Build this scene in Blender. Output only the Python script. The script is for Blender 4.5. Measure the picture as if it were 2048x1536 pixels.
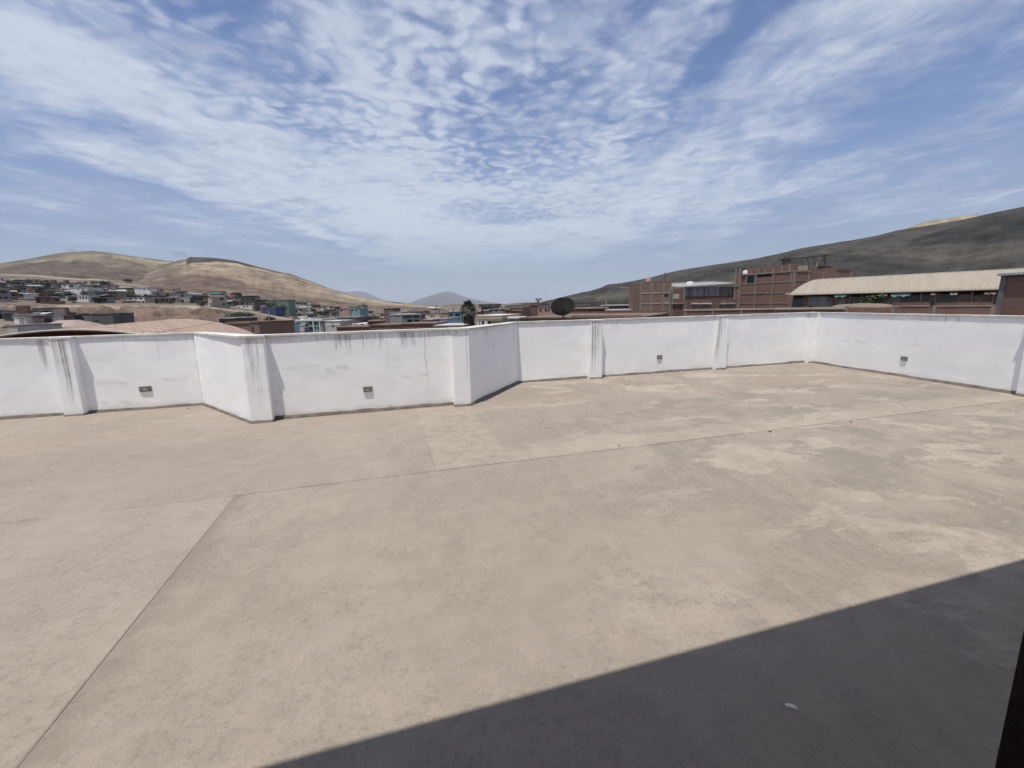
import bpy, bmesh, math, random
import numpy as np
from mathutils import Vector, Matrix, Euler

random.seed(7)
S = bpy.context.scene
COL = S.collection
for o in list(bpy.data.objects):
    bpy.data.objects.remove(o)

# ------------------------------------------------------------------ camera
# World axes follow the terrace: +Y is square to the far parapet, the camera looks a little to the right of it.
F, PITCH, ROLL, CZ = 879.4, math.radians(10.263), math.radians(-1.231), 1.65
TH = math.radians(15.9)
CT, ST = math.cos(TH), math.sin(TH)


def c2w(v):
    return np.array([v[0] * CT + v[1] * ST, -v[0] * ST + v[1] * CT, v[2]])


_f = np.array([0, math.cos(PITCH), -math.sin(PITCH)])
_r0 = np.array([1.0, 0, 0])
_u0 = np.array([0, math.sin(PITCH), math.cos(PITCH)])
_r = math.cos(ROLL) * _r0 + math.sin(ROLL) * _u0
_u = -math.sin(ROLL) * _r0 + math.cos(ROLL) * _u0
RIGHT, UP, FWD = c2w(_r), c2w(_u), c2w(_f)
FH = c2w(np.array([0, 1.0, 0]))
cam_d = bpy.data.cameras.new("camera")
cam_d.sensor_width = 36.0
cam_d.lens = F / 2048 * 36.0
cam_d.clip_start = 0.05
cam_d.clip_end = 90000
cam = bpy.data.objects.new("camera", cam_d)
COL.objects.link(cam)
m = Matrix.Identity(4)
for i in range(3):
    m[i][0], m[i][1], m[i][2] = RIGHT[i], UP[i], -FWD[i]
m[2][3] = CZ
cam.matrix_world = m
S.camera = cam

# ------------------------------------------------------------------ world, sun, exposure
SUN_TRAVEL = Vector((1.03, 1.0, -5.1)).normalized()
SUN_EL = math.asin(-SUN_TRAVEL.z)
SUN_AZ = math.atan2(-SUN_TRAVEL.x, -SUN_TRAVEL.y)
S.view_settings.view_transform = 'Standard'
S.view_settings.look = 'None'
S.view_settings.exposure = 0.0
S.view_settings.gamma = 1.0
S.view_settings.use_curve_mapping = False
S.render.engine = 'CYCLES'
S.cycles.use_denoising = True
S.cycles.use_adaptive_sampling = True
S.cycles.adaptive_threshold = 0.02
S.cycles.adaptive_min_samples = 12
S.cycles.max_bounces = 4
S.cycles.diffuse_bounces = 3
S.cycles.volume_bounces = 1
S.cycles.caustics_reflective = False
S.cycles.caustics_refractive = False
sl = bpy.data.lights.new("sun", 'SUN')
sl.energy = 4.7
sl.angle = math.radians(0.53)
sl.color = (1.0, 0.95, 0.875)
sun = bpy.data.objects.new("sun", sl)
COL.objects.link(sun)
sun.rotation_euler = SUN_TRAVEL.to_track_quat('-Z', 'Y').to_euler()
sun.location = (0, 0, 40)

W = bpy.data.worlds.new("World")
S.world = W
W.use_nodes = True
SKY_STRENGTH = 0.1


class NT:
    """small helper to write node trees"""
    def __init__(self, tree):
        self.t = tree
        self.dims = '3D'
        self.n = tree.nodes
        self.l = tree.links

    def new(self, typ, **kw):
        nd = self.n.new(typ)
        for k, v in kw.items():
            setattr(nd, k, v)
        return nd

    def put(self, sock, v):
        if v is None:
            return
        if isinstance(v, bpy.types.NodeSocket):
            self.l.new(v, sock)
        elif isinstance(v, (tuple, list)) and len(v) == 3 and sock.type == 'RGBA':
            sock.default_value = (*v, 1)
        else:
            sock.default_value = v

    def math(self, op, a, b=None, c=None, clamp=False):
        nd = self.new('ShaderNodeMath', operation=op, use_clamp=clamp)
        for i, v in enumerate((a, b, c)):
            self.put(nd.inputs[i], v)
        return nd.outputs[0]

    def mul(self, a, b): return self.math('MULTIPLY', a, b)
    def add(self, a, b): return self.math('ADD', a, b)
    def sub(self, a, b): return self.math('SUBTRACT', a, b)

    def mix(self, f, a, b, mode='MIX'):
        nd = self.new('ShaderNodeMix', data_type='RGBA', blend_type=mode)
        self.put(nd.inputs[0], f)
        self.put(nd.inputs[6], a)
        self.put(nd.inputs[7], b)
        return nd.outputs[2]

    def noise(self, vec, scale, detail=4, rough=.55, dist=0.0):
        nd = self.new('ShaderNodeTexNoise')
        nd.noise_dimensions = self.dims
        self.put(nd.inputs['Vector'], vec)
        nd.inputs['Scale'].default_value = scale
        nd.inputs['Detail'].default_value = detail
        nd.inputs['Roughness'].default_value = rough
        nd.inputs['Distortion'].default_value = dist
        return nd.outputs[0]

    def ramp(self, v, lo, hi, a=0.0, b=1.0, smooth=True):
        nd = self.new('ShaderNodeMapRange', interpolation_type='SMOOTHSTEP' if smooth else 'LINEAR')
        self.put(nd.inputs[0], v)
        for i, q in zip((1, 2, 3, 4), (lo, hi, a, b)):
            nd.inputs[i].default_value = q
        return nd.outputs[0]

    def mapping(self, vec, scale=(1, 1, 1), rot=(0, 0, 0), loc=(0, 0, 0)):
        nd = self.new('ShaderNodeMapping')
        self.put(nd.inputs[0], vec)
        nd.inputs[1].default_value = loc
        nd.inputs[2].default_value = rot
        nd.inputs[3].default_value = scale
        return nd.outputs[0]

    def gauss(self, x, c, w):
        q = self.math('DIVIDE', self.sub(x, c), w)
        return self.math('EXPONENT', self.mul(self.mul(q, q), -1.0))

    def xyz(self, v):
        nd = self.new('ShaderNodeSeparateXYZ')
        self.put(nd.inputs[0], v)
        return nd.outputs

    def comb(self, x, y, z):
        nd = self.new('ShaderNodeCombineXYZ')
        for i, v in enumerate((x, y, z)):
            self.put(nd.inputs[i], v)
        return nd.outputs[0]


def build_world():
    t = NT(W.node_tree)
    t.n.clear()
    t.dims = '2D'
    sky = t.new('ShaderNodeTexSky', sky_type='NISHITA')
    sky.sun_disc = False
    sky.sun_elevation = SUN_EL
    sky.sun_rotation = SUN_AZ % (2 * math.pi)
    sky.altitude = 200
    sky.air_density = 1.15
    sky.dust_density = 1.2
    sky.ozone_density = 1.6
    d = t.mapping(t.new('ShaderNodeTexCoord').outputs['Generated'], rot=(0, 0, TH))
    x, y, z = t.xyz(d)
    zz = t.math('MAXIMUM', z, 0.03)
    X = t.math('DIVIDE', x, zz)
    Y = t.math('DIVIDE', y, zz)
    P = t.comb(X, Y, 0.0)

    def warp(vec, scale, amp, det=2):
        nz = t.new('ShaderNodeTexNoise', noise_dimensions='2D')
        t.put(nz.inputs['Vector'], vec)
        nz.inputs['Scale'].default_value = scale
        nz.inputs['Detail'].default_value = det
        c = t.new('ShaderNodeVectorMath', operation='MULTIPLY_ADD')
        t.put(c.inputs[0], nz.outputs['Color'])
        c.inputs[1].default_value = (amp, amp, 0)
        t.put(c.inputs[2], vec)
        s_ = t.new('ShaderNodeVectorMath', operation='ADD')
        t.put(s_.inputs[0], c.outputs[0])
        s_.inputs[1].default_value = (-amp / 2, -amp / 2, 0)
        return s_.outputs[0]
    PL = warp(P, .9, 1.3)                       # long bends of the cloud streets
    Xl, Yl, _ = t.xyz(PL)
    big = t.sub(t.noise(t.mapping(PL, (1.15, .50, 1), loc=(1.7, 4.4, 0)), .95, 4, .55), .5)
    cov = t.add(.48, t.mul(big, 1.35))
    cov = t.add(cov, t.mul(t.gauss(Xl, -1.70, .45), .36))
    cov = t.add(cov, t.mul(t.gauss(Xl, -.30, 1.0), .22))
    cov = t.add(cov, t.mul(t.gauss(Xl, 1.35, .45), .22))
    cov = t.sub(cov, t.mul(t.mul(t.gauss(Xl, .72, .17), t.ramp(Y, 2.7, 2.1)), .38))
    cov = t.sub(cov, t.mul(t.mul(t.ramp(Xl, 1.4, 2.3), t.ramp(Y, 2.2, 3.0)), .13))
    cov = t.sub(cov, t.mul(t.ramp(Xl, -2.35, -2.9), .17))
    cov = t.add(cov, t.mul(t.mul(t.gauss(Xl, -2.55, .20), t.ramp(Y, 2.4, 3.2)), .24))
    cov = t.add(cov, t.mul(t.mul(t.ramp(Y, 2.7, 4.6), t.gauss(X, -.4, 4.0)), .34))
    # cloudlets: rows of small puffs in the middle, soft wisps at both sides
    PW = warp(P, 4.2, .20, 3)
    vor = t.new('ShaderNodeTexVoronoi', feature='SMOOTH_F1', voronoi_dimensions='2D')
    t.put(vor.inputs['Vector'], t.mapping(PW, (1.0, .85, 1), rot=(0, 0, .5)))
    vor.inputs['Scale'].default_value = 11.5
    vor.inputs['Smoothness'].default_value = .8
    puff = t.ramp(vor.outputs['Distance'], .66, .10, -.5, .5)
    fine = t.sub(t.noise(PW, 7.0, 5, .62), .5)
    wisp = t.sub(t.noise(t.mapping(warp(P, 1.5, .5), (1.3, .85, 1), rot=(0, 0, -.35)), 2.1, 5, .60), .5)
    sel = t.mul(t.ramp(Xl, 1.05, .35), t.ramp(Xl, -1.9, -1.2))
    sel = t.mul(sel, t.ramp(t.noise(P, 1.3, 2, .5), .28, .62, .35, 1.0))
    tex = t.add(t.mul(puff, t.mul(sel, .42)), t.add(t.mul(fine, t.add(.25, t.mul(sel, .25))), t.mul(wisp, .62)))
    tex = t.mul(tex, t.ramp(Y, 3.0, 7.5, 1.0, .45))
    dens = t.ramp(t.add(cov, tex), .16, 1.0)
    dens = t.mul(dens, t.ramp(z, .035, .17, 0.0, .93))
    veil = t.ramp(z, .34, .04, 0.0, .62)
    shade = t.ramp(t.add(t.add(t.mul(fine, 1.1), t.mul(wisp, .8)), t.mul(t.sub(cov, .6), .6)), -.45, .45)
    ccol = t.mix(shade, (3.9, 4.55, 6.3), (6.2, 6.75, 7.9))
    blue = t.mix(1.0, sky.outputs[0], (0.80, 0.885, 1.13), 'MULTIPLY')
    c = t.mix(veil, blue, (2.45, 3.05, 4.4))
    c = t.mix(dens, c, ccol)
    bg = t.new('ShaderNodeBackground')
    t.put(bg.inputs[0], c)
    bg.inputs[1].default_value = SKY_STRENGTH
    out = t.new('ShaderNodeOutputWorld')
    t.l.new(bg.outputs[0], out.inputs[0])


build_world()

# ------------------------------------------------------------------ projection helpers (photograph pixel -> place)


def ray(px, py):
    d = RIGHT * ((px - 1024) / F) - UP * ((py - 768) / F) + FWD
    return d


def at(px, py, depth):
    d = ray(px, py)
    return np.array([0, 0, CZ]) + d * (depth / (d @ FH))


def zat(px, py, depth):
    return at(px, py, depth)[2]


def on_plane(px, py, A, B):
    A = np.asarray(A[:2], float)
    B = np.asarray(B[:2], float)
    n = np.array([-(B - A)[1], (B - A)[0]])
    d = ray(px, py)
    t = (n @ A) / (n @ d[:2])
    p = np.array([0, 0, CZ]) + d * t
    s = (p[:2] - A) @ (B - A) / np.linalg.norm(B - A)
    return s, p[2]


# ------------------------------------------------------------------ numpy noise


def vnoise(x, y, seed=0):
    xi = np.floor(x).astype(np.int64)
    yi = np.floor(y).astype(np.int64)
    xf, yf = x - xi, y - yi

    def h(a, b):
        n = (a * 374761393 + b * 668265263 + seed * 974711) & 0x7fffffff
        n = ((n ^ (n >> 13)) * 1274126177) & 0x7fffffff
        return ((n ^ (n >> 16)) & 0xffff) / 65535.0
    u = xf * xf * (3 - 2 * xf)
    v = yf * yf * (3 - 2 * yf)
    return (h(xi, yi) * (1 - u) + h(xi + 1, yi) * u) * (1 - v) + (h(xi, yi + 1) * (1 - u) + h(xi + 1, yi + 1) * u) * v


def fbm(x, y, oct=4, seed=0):
    a, s, tot = 0.5, 0.0, 0.0
    for k in range(oct):
        s = s + a * vnoise(x * 2 ** k, y * 2 ** k, seed + k * 17)
        tot += a
        a *= .5
    return s / tot


def sstep(a, b, x):
    t = np.clip((x - a) / (b - a), 0, 1)
    return t * t * (3 - 2 * t)


# ------------------------------------------------------------------ materials
MATS = {}


def principled(name):
    mt = bpy.data.materials.new(name)
    mt.use_nodes = True
    t = NT(mt.node_tree)
    b = t.n['Principled BSDF']
    b.inputs['Specular IOR Level'].default_value = .25
    return mt, t, b


def simple(name, col, rough=.85, var=.18, scale=1.2, bump=0.0, bscale=30, metal=0.0, coord='pos'):
    if name in MATS:
        return MATS[name]
    mt, t, b = principled(name)
    P = t.new('ShaderNodeNewGeometry').outputs['Position'] if coord == 'pos' else t.new('ShaderNodeTexCoord').outputs['Object']
    n1 = t.noise(P, scale, 5, .6)
    n2 = t.noise(P, scale * 6.3, 3, .5)
    f = t.add(t.mul(n1, .7), t.mul(n2, .3))
    lo = tuple(c * (1 - var) for c in col)
    hi = tuple(min(1, c * (1 + var)) for c in col)
    t.put(b.inputs['Base Color'], t.mix(t.ramp(f, .3, .7), lo, hi))
    b.inputs['Roughness'].default_value = rough
    b.inputs['Metallic'].default_value = metal
    if bump:
        bp = t.new('ShaderNodeBump')
        bp.inputs['Strength'].default_value = bump
        bp.inputs['Distance'].default_value = .01
        t.put(bp.inputs['Height'], t.noise(P, bscale, 4, .6))
        t.put(b.inputs['Normal'], bp.outputs[0])
    MATS[name] = mt
    return mt


def brick_mat(name, c1, c2, mortar):
    if name in MATS:
        return MATS[name]
    mt, t, b = principled(name)
    g = t.new('ShaderNodeNewGeometry').outputs['Position']
    x, y, z = t.xyz(g)
    v = t.comb(t.add(x, t.mul(y, .77)), z, 0.0)
    br = t.new('ShaderNodeTexBrick')
    t.put(br.inputs['Vector'], v)
    br.inputs['Scale'].default_value = 1.0
    br.inputs['Brick Width'].default_value = .26
    br.inputs['Row Height'].default_value = .105
    br.inputs['Mortar Size'].default_value = .012
    t.put(br.inputs['Color1'], c1)
    t.put(br.inputs['Color2'], c2)
    t.put(br.inputs['Mortar'], mortar)
    rows = t.noise(t.mapping(v, (.16, 2.4, 1)), 1.6, 4, .7)
    blot = t.noise(g, .35, 4, .6)
    dust = t.mix(t.ramp(blot, .42, .72, 0, .35), br.outputs[0], (.24, .19, .155))
    c = t.mix(t.ramp(rows, .25, .75, .35, 0), dust, (.075, .05, .04))
    t.put(b.inputs['Base Color'], c)
    b.inputs['Roughness'].default_value = .92
    MATS[name] = mt
    return mt


def ribbed(name, col, pitch=.25, var=.15, rough=.55, dirx=(1, 0)):
    """corrugated sheet: fine ribs along the slope as relief, stains as colour"""
    if name in MATS:
        return MATS[name]
    mt, t, b = principled(name)
    g = t.new('ShaderNodeNewGeometry').outputs['Position']
    x, y, z = t.xyz(g)
    s = t.add(t.mul(x, dirx[0]), t.mul(y, dirx[1]))
    w = t.math('SINE', t.mul(s, 2 * math.pi / pitch))
    bp = t.new('ShaderNodeBump')
    bp.inputs['Strength'].default_value = .6
    bp.inputs['Distance'].default_value = .03
    t.put(bp.inputs['Height'], w)
    t.put(b.inputs['Normal'], bp.outputs[0])
    st = t.noise(t.comb(t.mul(s, 1.2), t.mul(z, .25), 0.0), 1.3, 5, .65)
    sheet = t.new('ShaderNodeTexWhiteNoise', noise_dimensions='1D')
    t.put(sheet.inputs['W'], t.math('FLOOR', t.mul(s, 1.05)))
    lo = tuple(c * (1 - var) for c in col)
    hi = tuple(min(1, c * (1 + var)) for c in col)
    f = t.add(t.mul(t.ramp(st, .3, .7), .65), t.mul(sheet.outputs[0], .35))
    t.put(b.inputs['Base Color'], t.mix(f, lo, hi))
    b.inputs['Roughness'].default_value = rough
    MATS[name] = mt
    return mt


def attr_mat(name, rough=.95, var=.25, scale=.05, bump=0.0, bscale=.5, bdist=.3):
    mt, t, b = principled(name)
    P = t.new('ShaderNodeNewGeometry').outputs['Position']
    a = t.new('ShaderNodeAttribute', attribute_name='Col')
    n = t.add(t.mul(t.noise(P, scale, 6, .65), .6), t.mul(t.noise(P, scale * 9, 4, .6), .4))
    c = t.mix(t.ramp(n, .3, .7), (1 - var,) * 3, (1 + var,) * 3)
    t.put(b.inputs['Base Color'], t.mix(1.0, a.outputs['Color'], c, 'MULTIPLY'))
    b.inputs['Roughness'].default_value = rough
    b.inputs['Specular IOR Level'].default_value = .1
    if bump:
        bp = t.new('ShaderNodeBump')
        bp.inputs['Strength'].default_value = bump
        bp.inputs['Distance'].default_value = bdist
        t.put(bp.inputs['Height'], t.noise(P, bscale, 6, .65))
        t.put(b.inputs['Normal'], bp.outputs[0])
    return mt


# ------------------------------------------------------------------ object helpers


def link(name, mesh, mat=None, parent=None):
    o = bpy.data.objects.new(name, mesh)
    COL.objects.link(o)
    if mat is not None and not mesh.materials:
        mesh.materials.append(mat)
    if parent is not None:
        o.parent = parent
    return o


def tag(o, label, cat, group=None):
    o['label'] = label
    o['category'] = cat
    if group:
        o['group'] = group
    return o


def thing(name, label, cat, loc=(0, 0, 0), rotz=0.0, group=None):
    o = bpy.data.objects.new(name, None)
    COL.objects.link(o)
    o.empty_display_size = .3
    o.location = [float(q) for q in loc]
    o.rotation_euler = (0, 0, rotz)
    return tag(o, label, cat, group)


def struct(o):
    o['kind'] = 'structure'
    return o


def mesh_from(name, verts, faces, smooth=False):
    me = bpy.data.meshes.new(name)
    me.from_pydata([tuple(map(float, v)) for v in verts], [], faces)
    me.update()
    if smooth:
        me.polygons.foreach_set('use_smooth', [True] * len(me.polygons))
    return me


def grid_mesh(name, V, smooth=True, col=None, flip=False):
    """V: (n,m,3) array"""
    n, k = V.shape[:2]
    idx = np.arange(n * k).reshape(n, k)
    q = np.stack([idx[:-1, :-1], idx[1:, :-1], idx[1:, 1:], idx[:-1, 1:]], -1).reshape(-1, 4)
    if flip:
        q = q[:, ::-1]
    me = bpy.data.meshes.new(name)
    me.vertices.add(n * k)
    me.vertices.foreach_set('co', V.reshape(-1).astype(np.float32))
    me.loops.add(q.size)
    me.loops.foreach_set('vertex_index', q.reshape(-1).astype(np.int32))
    me.polygons.add(len(q))
    me.polygons.foreach_set('loop_start', (np.arange(len(q)) * 4).astype(np.int32))
    me.polygons.foreach_set('loop_total', np.full(len(q), 4, np.int32))
    me.polygons.foreach_set('use_smooth', np.full(len(q), smooth))
    me.update(calc_edges=True)
    if col is not None:
        a = me.color_attributes.new('Col', 'FLOAT_COLOR', 'POINT')
        c = np.ones((n * k, 4), np.float32)
        c[:, :3] = col.reshape(-1, 3)
        a.data.foreach_set('color', c.reshape(-1))
    return me


UNIT = {}


def unit_box(mat, bevel=False):
    key = (mat.name, bevel)
    if key not in UNIT:
        bm = bmesh.new()
        bmesh.ops.create_cube(bm, size=1.0)
        me = bpy.data.meshes.new('box_' + mat.name)
        bm.to_mesh(me)
        bm.free()
        me.materials.append(mat)
        UNIT[key] = me
    return UNIT[key]


def box(name, x0, x1, y0, y1, z0, z1, mat, parent=None, rotz=0.0):
    o = bpy.data.objects.new(name, unit_box(mat))
    COL.objects.link(o)
    o.location = ((x0 + x1) / 2, (y0 + y1) / 2, (z0 + z1) / 2)
    o.scale = (abs(x1 - x0), abs(y1 - y0), abs(z1 - z0))
    o.rotation_euler = (0, 0, rotz)
    if parent is not None:
        o.parent = parent
    return o


def bar(name, a, b, w, mat, parent=None):
    """square bar from a to b"""
    a, b = Vector([float(q) for q in a]), Vector([float(q) for q in b])
    d = b - a
    o = bpy.data.objects.new(name, unit_box(mat))
    COL.objects.link(o)
    o.location = (a + b) / 2
    o.rotation_euler = d.to_track_quat('Z', 'Y').to_euler()
    o.scale = (w, w, d.length)
    if parent is not None:
        o.parent = parent
    return o


def tube(bm, pts, radii, seg=8, cap=True):
    rings = []
    pts = [Vector([float(c) for c in p]) for p in pts]
    for i, p in enumerate(pts):
        d = (pts[min(i + 1, len(pts) - 1)] - pts[max(i - 1, 0)]).normalized()
        q = d.to_track_quat('Z', 'Y')
        rings.append([bm.verts.new(p + q @ Vector((math.cos(2 * math.pi * k / seg) * radii[i], math.sin(2 * math.pi * k / seg) * radii[i], 0))) for k in range(seg)])
    for a, b in zip(rings[:-1], rings[1:]):
        for k in range(seg):
            bm.faces.new((a[k], a[(k + 1) % seg], b[(k + 1) % seg], b[k]))
    if cap:
        bm.faces.new(rings[0][::-1])
        bm.faces.new(rings[-1])


def bm_obj(name, bm, mat, parent=None, smooth=True):
    bmesh.ops.recalc_face_normals(bm, faces=bm.faces)
    me = bpy.data.meshes.new(name)
    bm.to_mesh(me)
    bm.free()
    if smooth:
        me.polygons.foreach_set('use_smooth', [True] * len(me.polygons))
    return link(name, me, mat, parent)

# ================================================================== THE TERRACE


def concrete_floor():
    mt, t, b = principled('screed')
    t.dims = '2D'
    P = t.new('ShaderNodeNewGeometry').outputs['Position']
    x, y, z = t.xyz(P)
    big = t.noise(P, .45, 3, .55)
    mid = t.noise(t.mapping(P, (1, 1, 1), loc=(4, 1, 0)), 1.1, 7, .66, .6)
    strk = t.noise(t.mapping(P, (2.6, .50, 1), rot=(0, 0, .35)), 1.5, 7, .68, .4)
    peel = t.noise(t.mapping(P, (.8, 1.5, 1), rot=(0, 0, -.25), loc=(9, 2, 0)), 1.0, 8, .68, .25)
    fine = t.noise(P, 24, 5, .7)
    mott = t.noise(t.mapping(P, loc=(1, 8, 0)), 5.5, 5, .68, .3)
    grit = t.noise(P, 130, 3, .7)
    c = t.mix(t.ramp(big, .3, .7), (.262, .225, .189), (.290, .251, .210))
    left = t.ramp(x, -1.39, -1.43)
    c = t.mix(t.mul(left, t.ramp(y, 4.31, 4.29)), c, (.288, .251, .213))
    right = t.ramp(t.add(x, t.mul(big, 5)), 2.0, 7.5)
    far = t.ramp(y, 5.2, 8.2)
    # worn grey zones
    grey = t.mul(t.ramp(t.add(t.mul(mid, .65), t.mul(strk, .35)), .43, .58), t.add(.26, t.mul(right, .66)))
    c = t.mix(grey, c, (.214, .192, .162))
    # pale dusty flakes left by a peeled coat
    fl = t.mul(t.ramp(peel, .54, .60), t.ramp(t.add(t.mul(strk, .5), t.mul(mid, .5)), .34, .52))
    fl = t.mul(fl, t.add(.13, t.add(t.mul(right, .72), t.mul(far, .28))))
    c = t.mix(fl, c, (.358, .316, .262))
    scrp = t.mul(t.ramp(strk, .56, .68), t.mul(right, .45))
    c = t.mix(scrp, c, (.345, .302, .246))
    # pale ragged strip beside the long joint, a paler poured strip, reddish dust along the bay
    edge = t.sub(y, t.add(4.30, t.mul(t.sub(mid, .40), 1.0)))
    strip = t.mul(t.mul(t.ramp(edge, .32, .20), t.ramp(y, 4.29, 4.31)), t.ramp(x, 1.15, 1.3))
    c = t.mix(t.mul(strip, .55), c, (.345, .300, .244))
    pour = t.mul(t.mul(t.ramp(x, .385, .42), t.ramp(x, 1.26, 1.20)), t.ramp(y, 4.28, 4.32))
    c = t.mix(t.mul(pour, t.ramp(mott, .30, .62, .10, .45)), c, (.350, .302, .248))
    red = t.mul(t.gauss(y, t.add(6.75, t.mul(big, .5)), .5), t.ramp(mid, .40, .62))
    c = t.mix(t.mul(red, .45), c, (.335, .245, .195))
    back = t.mul(t.ramp(y, 7.9, 8.6), t.ramp(mid, .40, .6))
    c = t.mix(t.mul(back, .40), c, (.318, .245, .190))
    # mottling and fine dark scuffing
    c = t.mix(1.0, c, t.mix(t.ramp(mott, .30, .70), (.94, .94, .94), (1.06, 1.06, 1.06)), 'MULTIPLY')
    sc = t.mul(t.ramp(fine, .48, .68), t.ramp(mid, .36, .58, .12, 1.0))
    c = t.mix(t.mul(sc, .36), c, (.140, .123, .102))
    grit2 = t.noise(t.mapping(P, loc=(3, 3, 0)), 55, 3, .75)
    c = t.mix(1.0, c, t.mix(t.ramp(grit2, .30, .70), (.96, .96, .96), (1.035, 1.035, 1.035)), 'MULTIPLY')
    c = t.mix(t.mul(t.ramp(grit, .40, .75), .24), c, (.40, .355, .295))
    c = t.mix(t.mul(t.ramp(grit, .52, .30), .16), c, (.12, .10, .08))
    # grime gathered along the lower side of the slab edge and faintly along the long joint
    dx = t.sub(x, t.add(-1.46, t.mul(y, .0140)))
    gr1 = t.mul(t.mul(t.ramp(dx, -.004, .004), t.ramp(t.add(dx, t.mul(t.sub(mott, .5), .25)), .20, .0)), t.ramp(y, 4.31, 4.29))
    c = t.mix(t.mul(gr1, .42), c, (.150, .131, .110))
    dy = t.math('ABSOLUTE', t.sub(y, 4.30))
    gr2 = t.mul(t.ramp(t.add(dy, t.mul(t.sub(mott, .5), .06)), .035, .0), t.ramp(mid, .35, .60, .1, .5))
    c = t.mix(gr2, c, (.170, .148, .124))
    # small pale scrapes
    scr = t.noise(t.mapping(P, (3.2, .9, 1), rot=(0, 0, .6), loc=(2, 5, 0)), 2.6, 5, .62)
    c = t.mix(t.mul(t.ramp(scr, .74, .80), .35), c, (.40, .355, .295))
    t.put(b.inputs['Base Color'], c)
    b.inputs['Roughness'].default_value = .93
    b.inputs['Specular IOR Level'].default_value = .18
    bp = t.new('ShaderNodeBump')
    bp.inputs['Strength'].default_value = .5
    bp.inputs['Distance'].default_value = .008
    h = t.add(t.add(t.mul(fine, .9), t.mul(grit, .22)), t.add(t.mul(mid, 2.0), t.mul(fl, .5)))
    t.put(bp.inputs['Height'], h)
    t.put(b.inputs['Normal'], bp.outputs[0])
    return mt


M_FLOOR = concrete_floor()
M_JOINT = simple('joint_fill', (.175, .152, .126), .95, .2, 3)


def wobble_poly(pts, amp, step=.035, seed=0):
    out = []
    rnd = random.Random(seed)
    for (a, b) in zip(pts, pts[1:] + pts[:1]):
        a, b = np.array(a, float), np.array(b, float)
        L = np.linalg.norm(b - a)
        n = max(1, int(L / step))
        d = (b - a) / L
        nn = np.array([-d[1], d[0]])
        for k in range(n):
            s = k / n
            w = 0 if k == 0 else amp * (2 * vnoise(np.array([s * L * 7.0]), np.array([seed * 3.7]), seed)[0] - 1) + amp * .8 * (2 * vnoise(np.array([s * L * 1.1]), np.array([9.2]), seed + 5)[0] - 1)
            out.append(a + d * L * s + nn * w)
    return out


def prism(name, pts, z0, z1, mat, parent=None, smooth=False):
    n = len(pts)
    v = [(p[0], p[1], z1) for p in pts] + [(p[0], p[1], z0) for p in pts]
    f = [tuple(range(n)), tuple(range(2 * n - 1, n - 1, -1))] + [((i + 1) % n, i, n + i, n + (i + 1) % n) for i in range(n)]
    me = mesh_from(name, v, f, smooth)
    bm = bmesh.new()
    bm.from_mesh(me)
    bmesh.ops.recalc_face_normals(bm, faces=bm.faces)
    bmesh.ops.triangulate(bm, faces=[q for q in bm.faces if len(q.verts) > 4])
    bm.to_mesh(me)
    bm.free()
    return link(name, me, mat, parent)


base = prism('terrace_floor', [(-9.6, -3.2), (9.3, -3.2), (10.05, 4.3), (10.72, 8.95), (2.6, 8.95), (1.38, 7.36), (-1.95, 7.36), (-3.1, 9.02), (-9.6, 9.02)], -.25, -.011, M_JOINT)
struct(base)
g = .0009
slabs = [
    ([(-9.55, -3.1), (-1.46 - g, -3.1), (-1.40 - g, 4.30 - g), (-9.55, 4.30 - g)], .0006),
    ([(-1.46 + g, -3.1), (9.25, -3.1), (10.0, 4.30 - g), (-1.40 + g, 4.30 - g)], -.0008),
    ([(-9.55, 4.30 + g), (.40 - g, 4.30 + g), (.40 - g, 7.30), (-1.93, 7.30), (-3.12, 8.97), (-9.55, 8.97)], 0),
    ([(.40 + g * .4, 4.30 + g), (1.20 - g * .4, 4.30 + g), (1.27 - g * .4, 7.30), (.40 + g * .4, 7.30)], .0015),
    ([(1.20 + g * .4, 4.30 + g), (10.0, 4.30 + g), (10.66, 8.9), (2.64, 8.9), (1.42, 7.30), (1.27 + g * .4, 7.30)], .0012)]
for i, (p, z) in enumerate(slabs):
    prism('slab', wobble_poly(p, .0006, .05, i + 1), -.010, z, M_FLOOR, base)

# ---- plaster with a painted stain layer stored on the fine wall grid


def plaster():
    mt, t, b = principled('white_plaster')
    P = t.new('ShaderNodeNewGeometry').outputs['Position']
    a = t.new('ShaderNodeAttribute', attribute_name='Col')
    n = t.noise(P, 1.7, 5, .6)
    f = t.noise(P, 22, 4, .6)
    c = t.mix(t.ramp(n, .3, .7), (.865, .866, .855), (.915, .914, .90))
    st = t.xyz(a.outputs['Color'])   # x: dark runs, y: faint smears, z: ochre dirt at the foot
    c = t.mix(st[1], c, (.50, .495, .475))
    c = t.mix(st[2], c, (.37, .30, .235))
    c = t.mix(st[0], c, (.125, .12, .115))
    t.put(b.inputs['Base Color'], c)
    b.inputs['Roughness'].default_value = .8
    bp = t.new('ShaderNodeBump')
    bp.inputs['Strength'].default_value = .35
    bp.inputs['Distance'].default_value = .006
    t.put(bp.inputs['Height'], t.add(t.mul(f, .5), t.add(t.mul(t.noise(P, 4.5, 3, .5), 2.6), t.mul(t.noise(P, 1.4, 2, .5), 7.0))))
    t.put(b.inputs['Normal'], bp.outputs[0])
    return mt


M_PLASTER = plaster()
M_COPING = simple('coping_paint', (.54, .52, .49), .85, .2, 3.5, .4, 40)
M_MORTAR = simple('mortar_fillet', (.155, .135, .115), .95, .3, 6, .6, 60)
WH = 1.289
TOP = WH - .03


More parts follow.
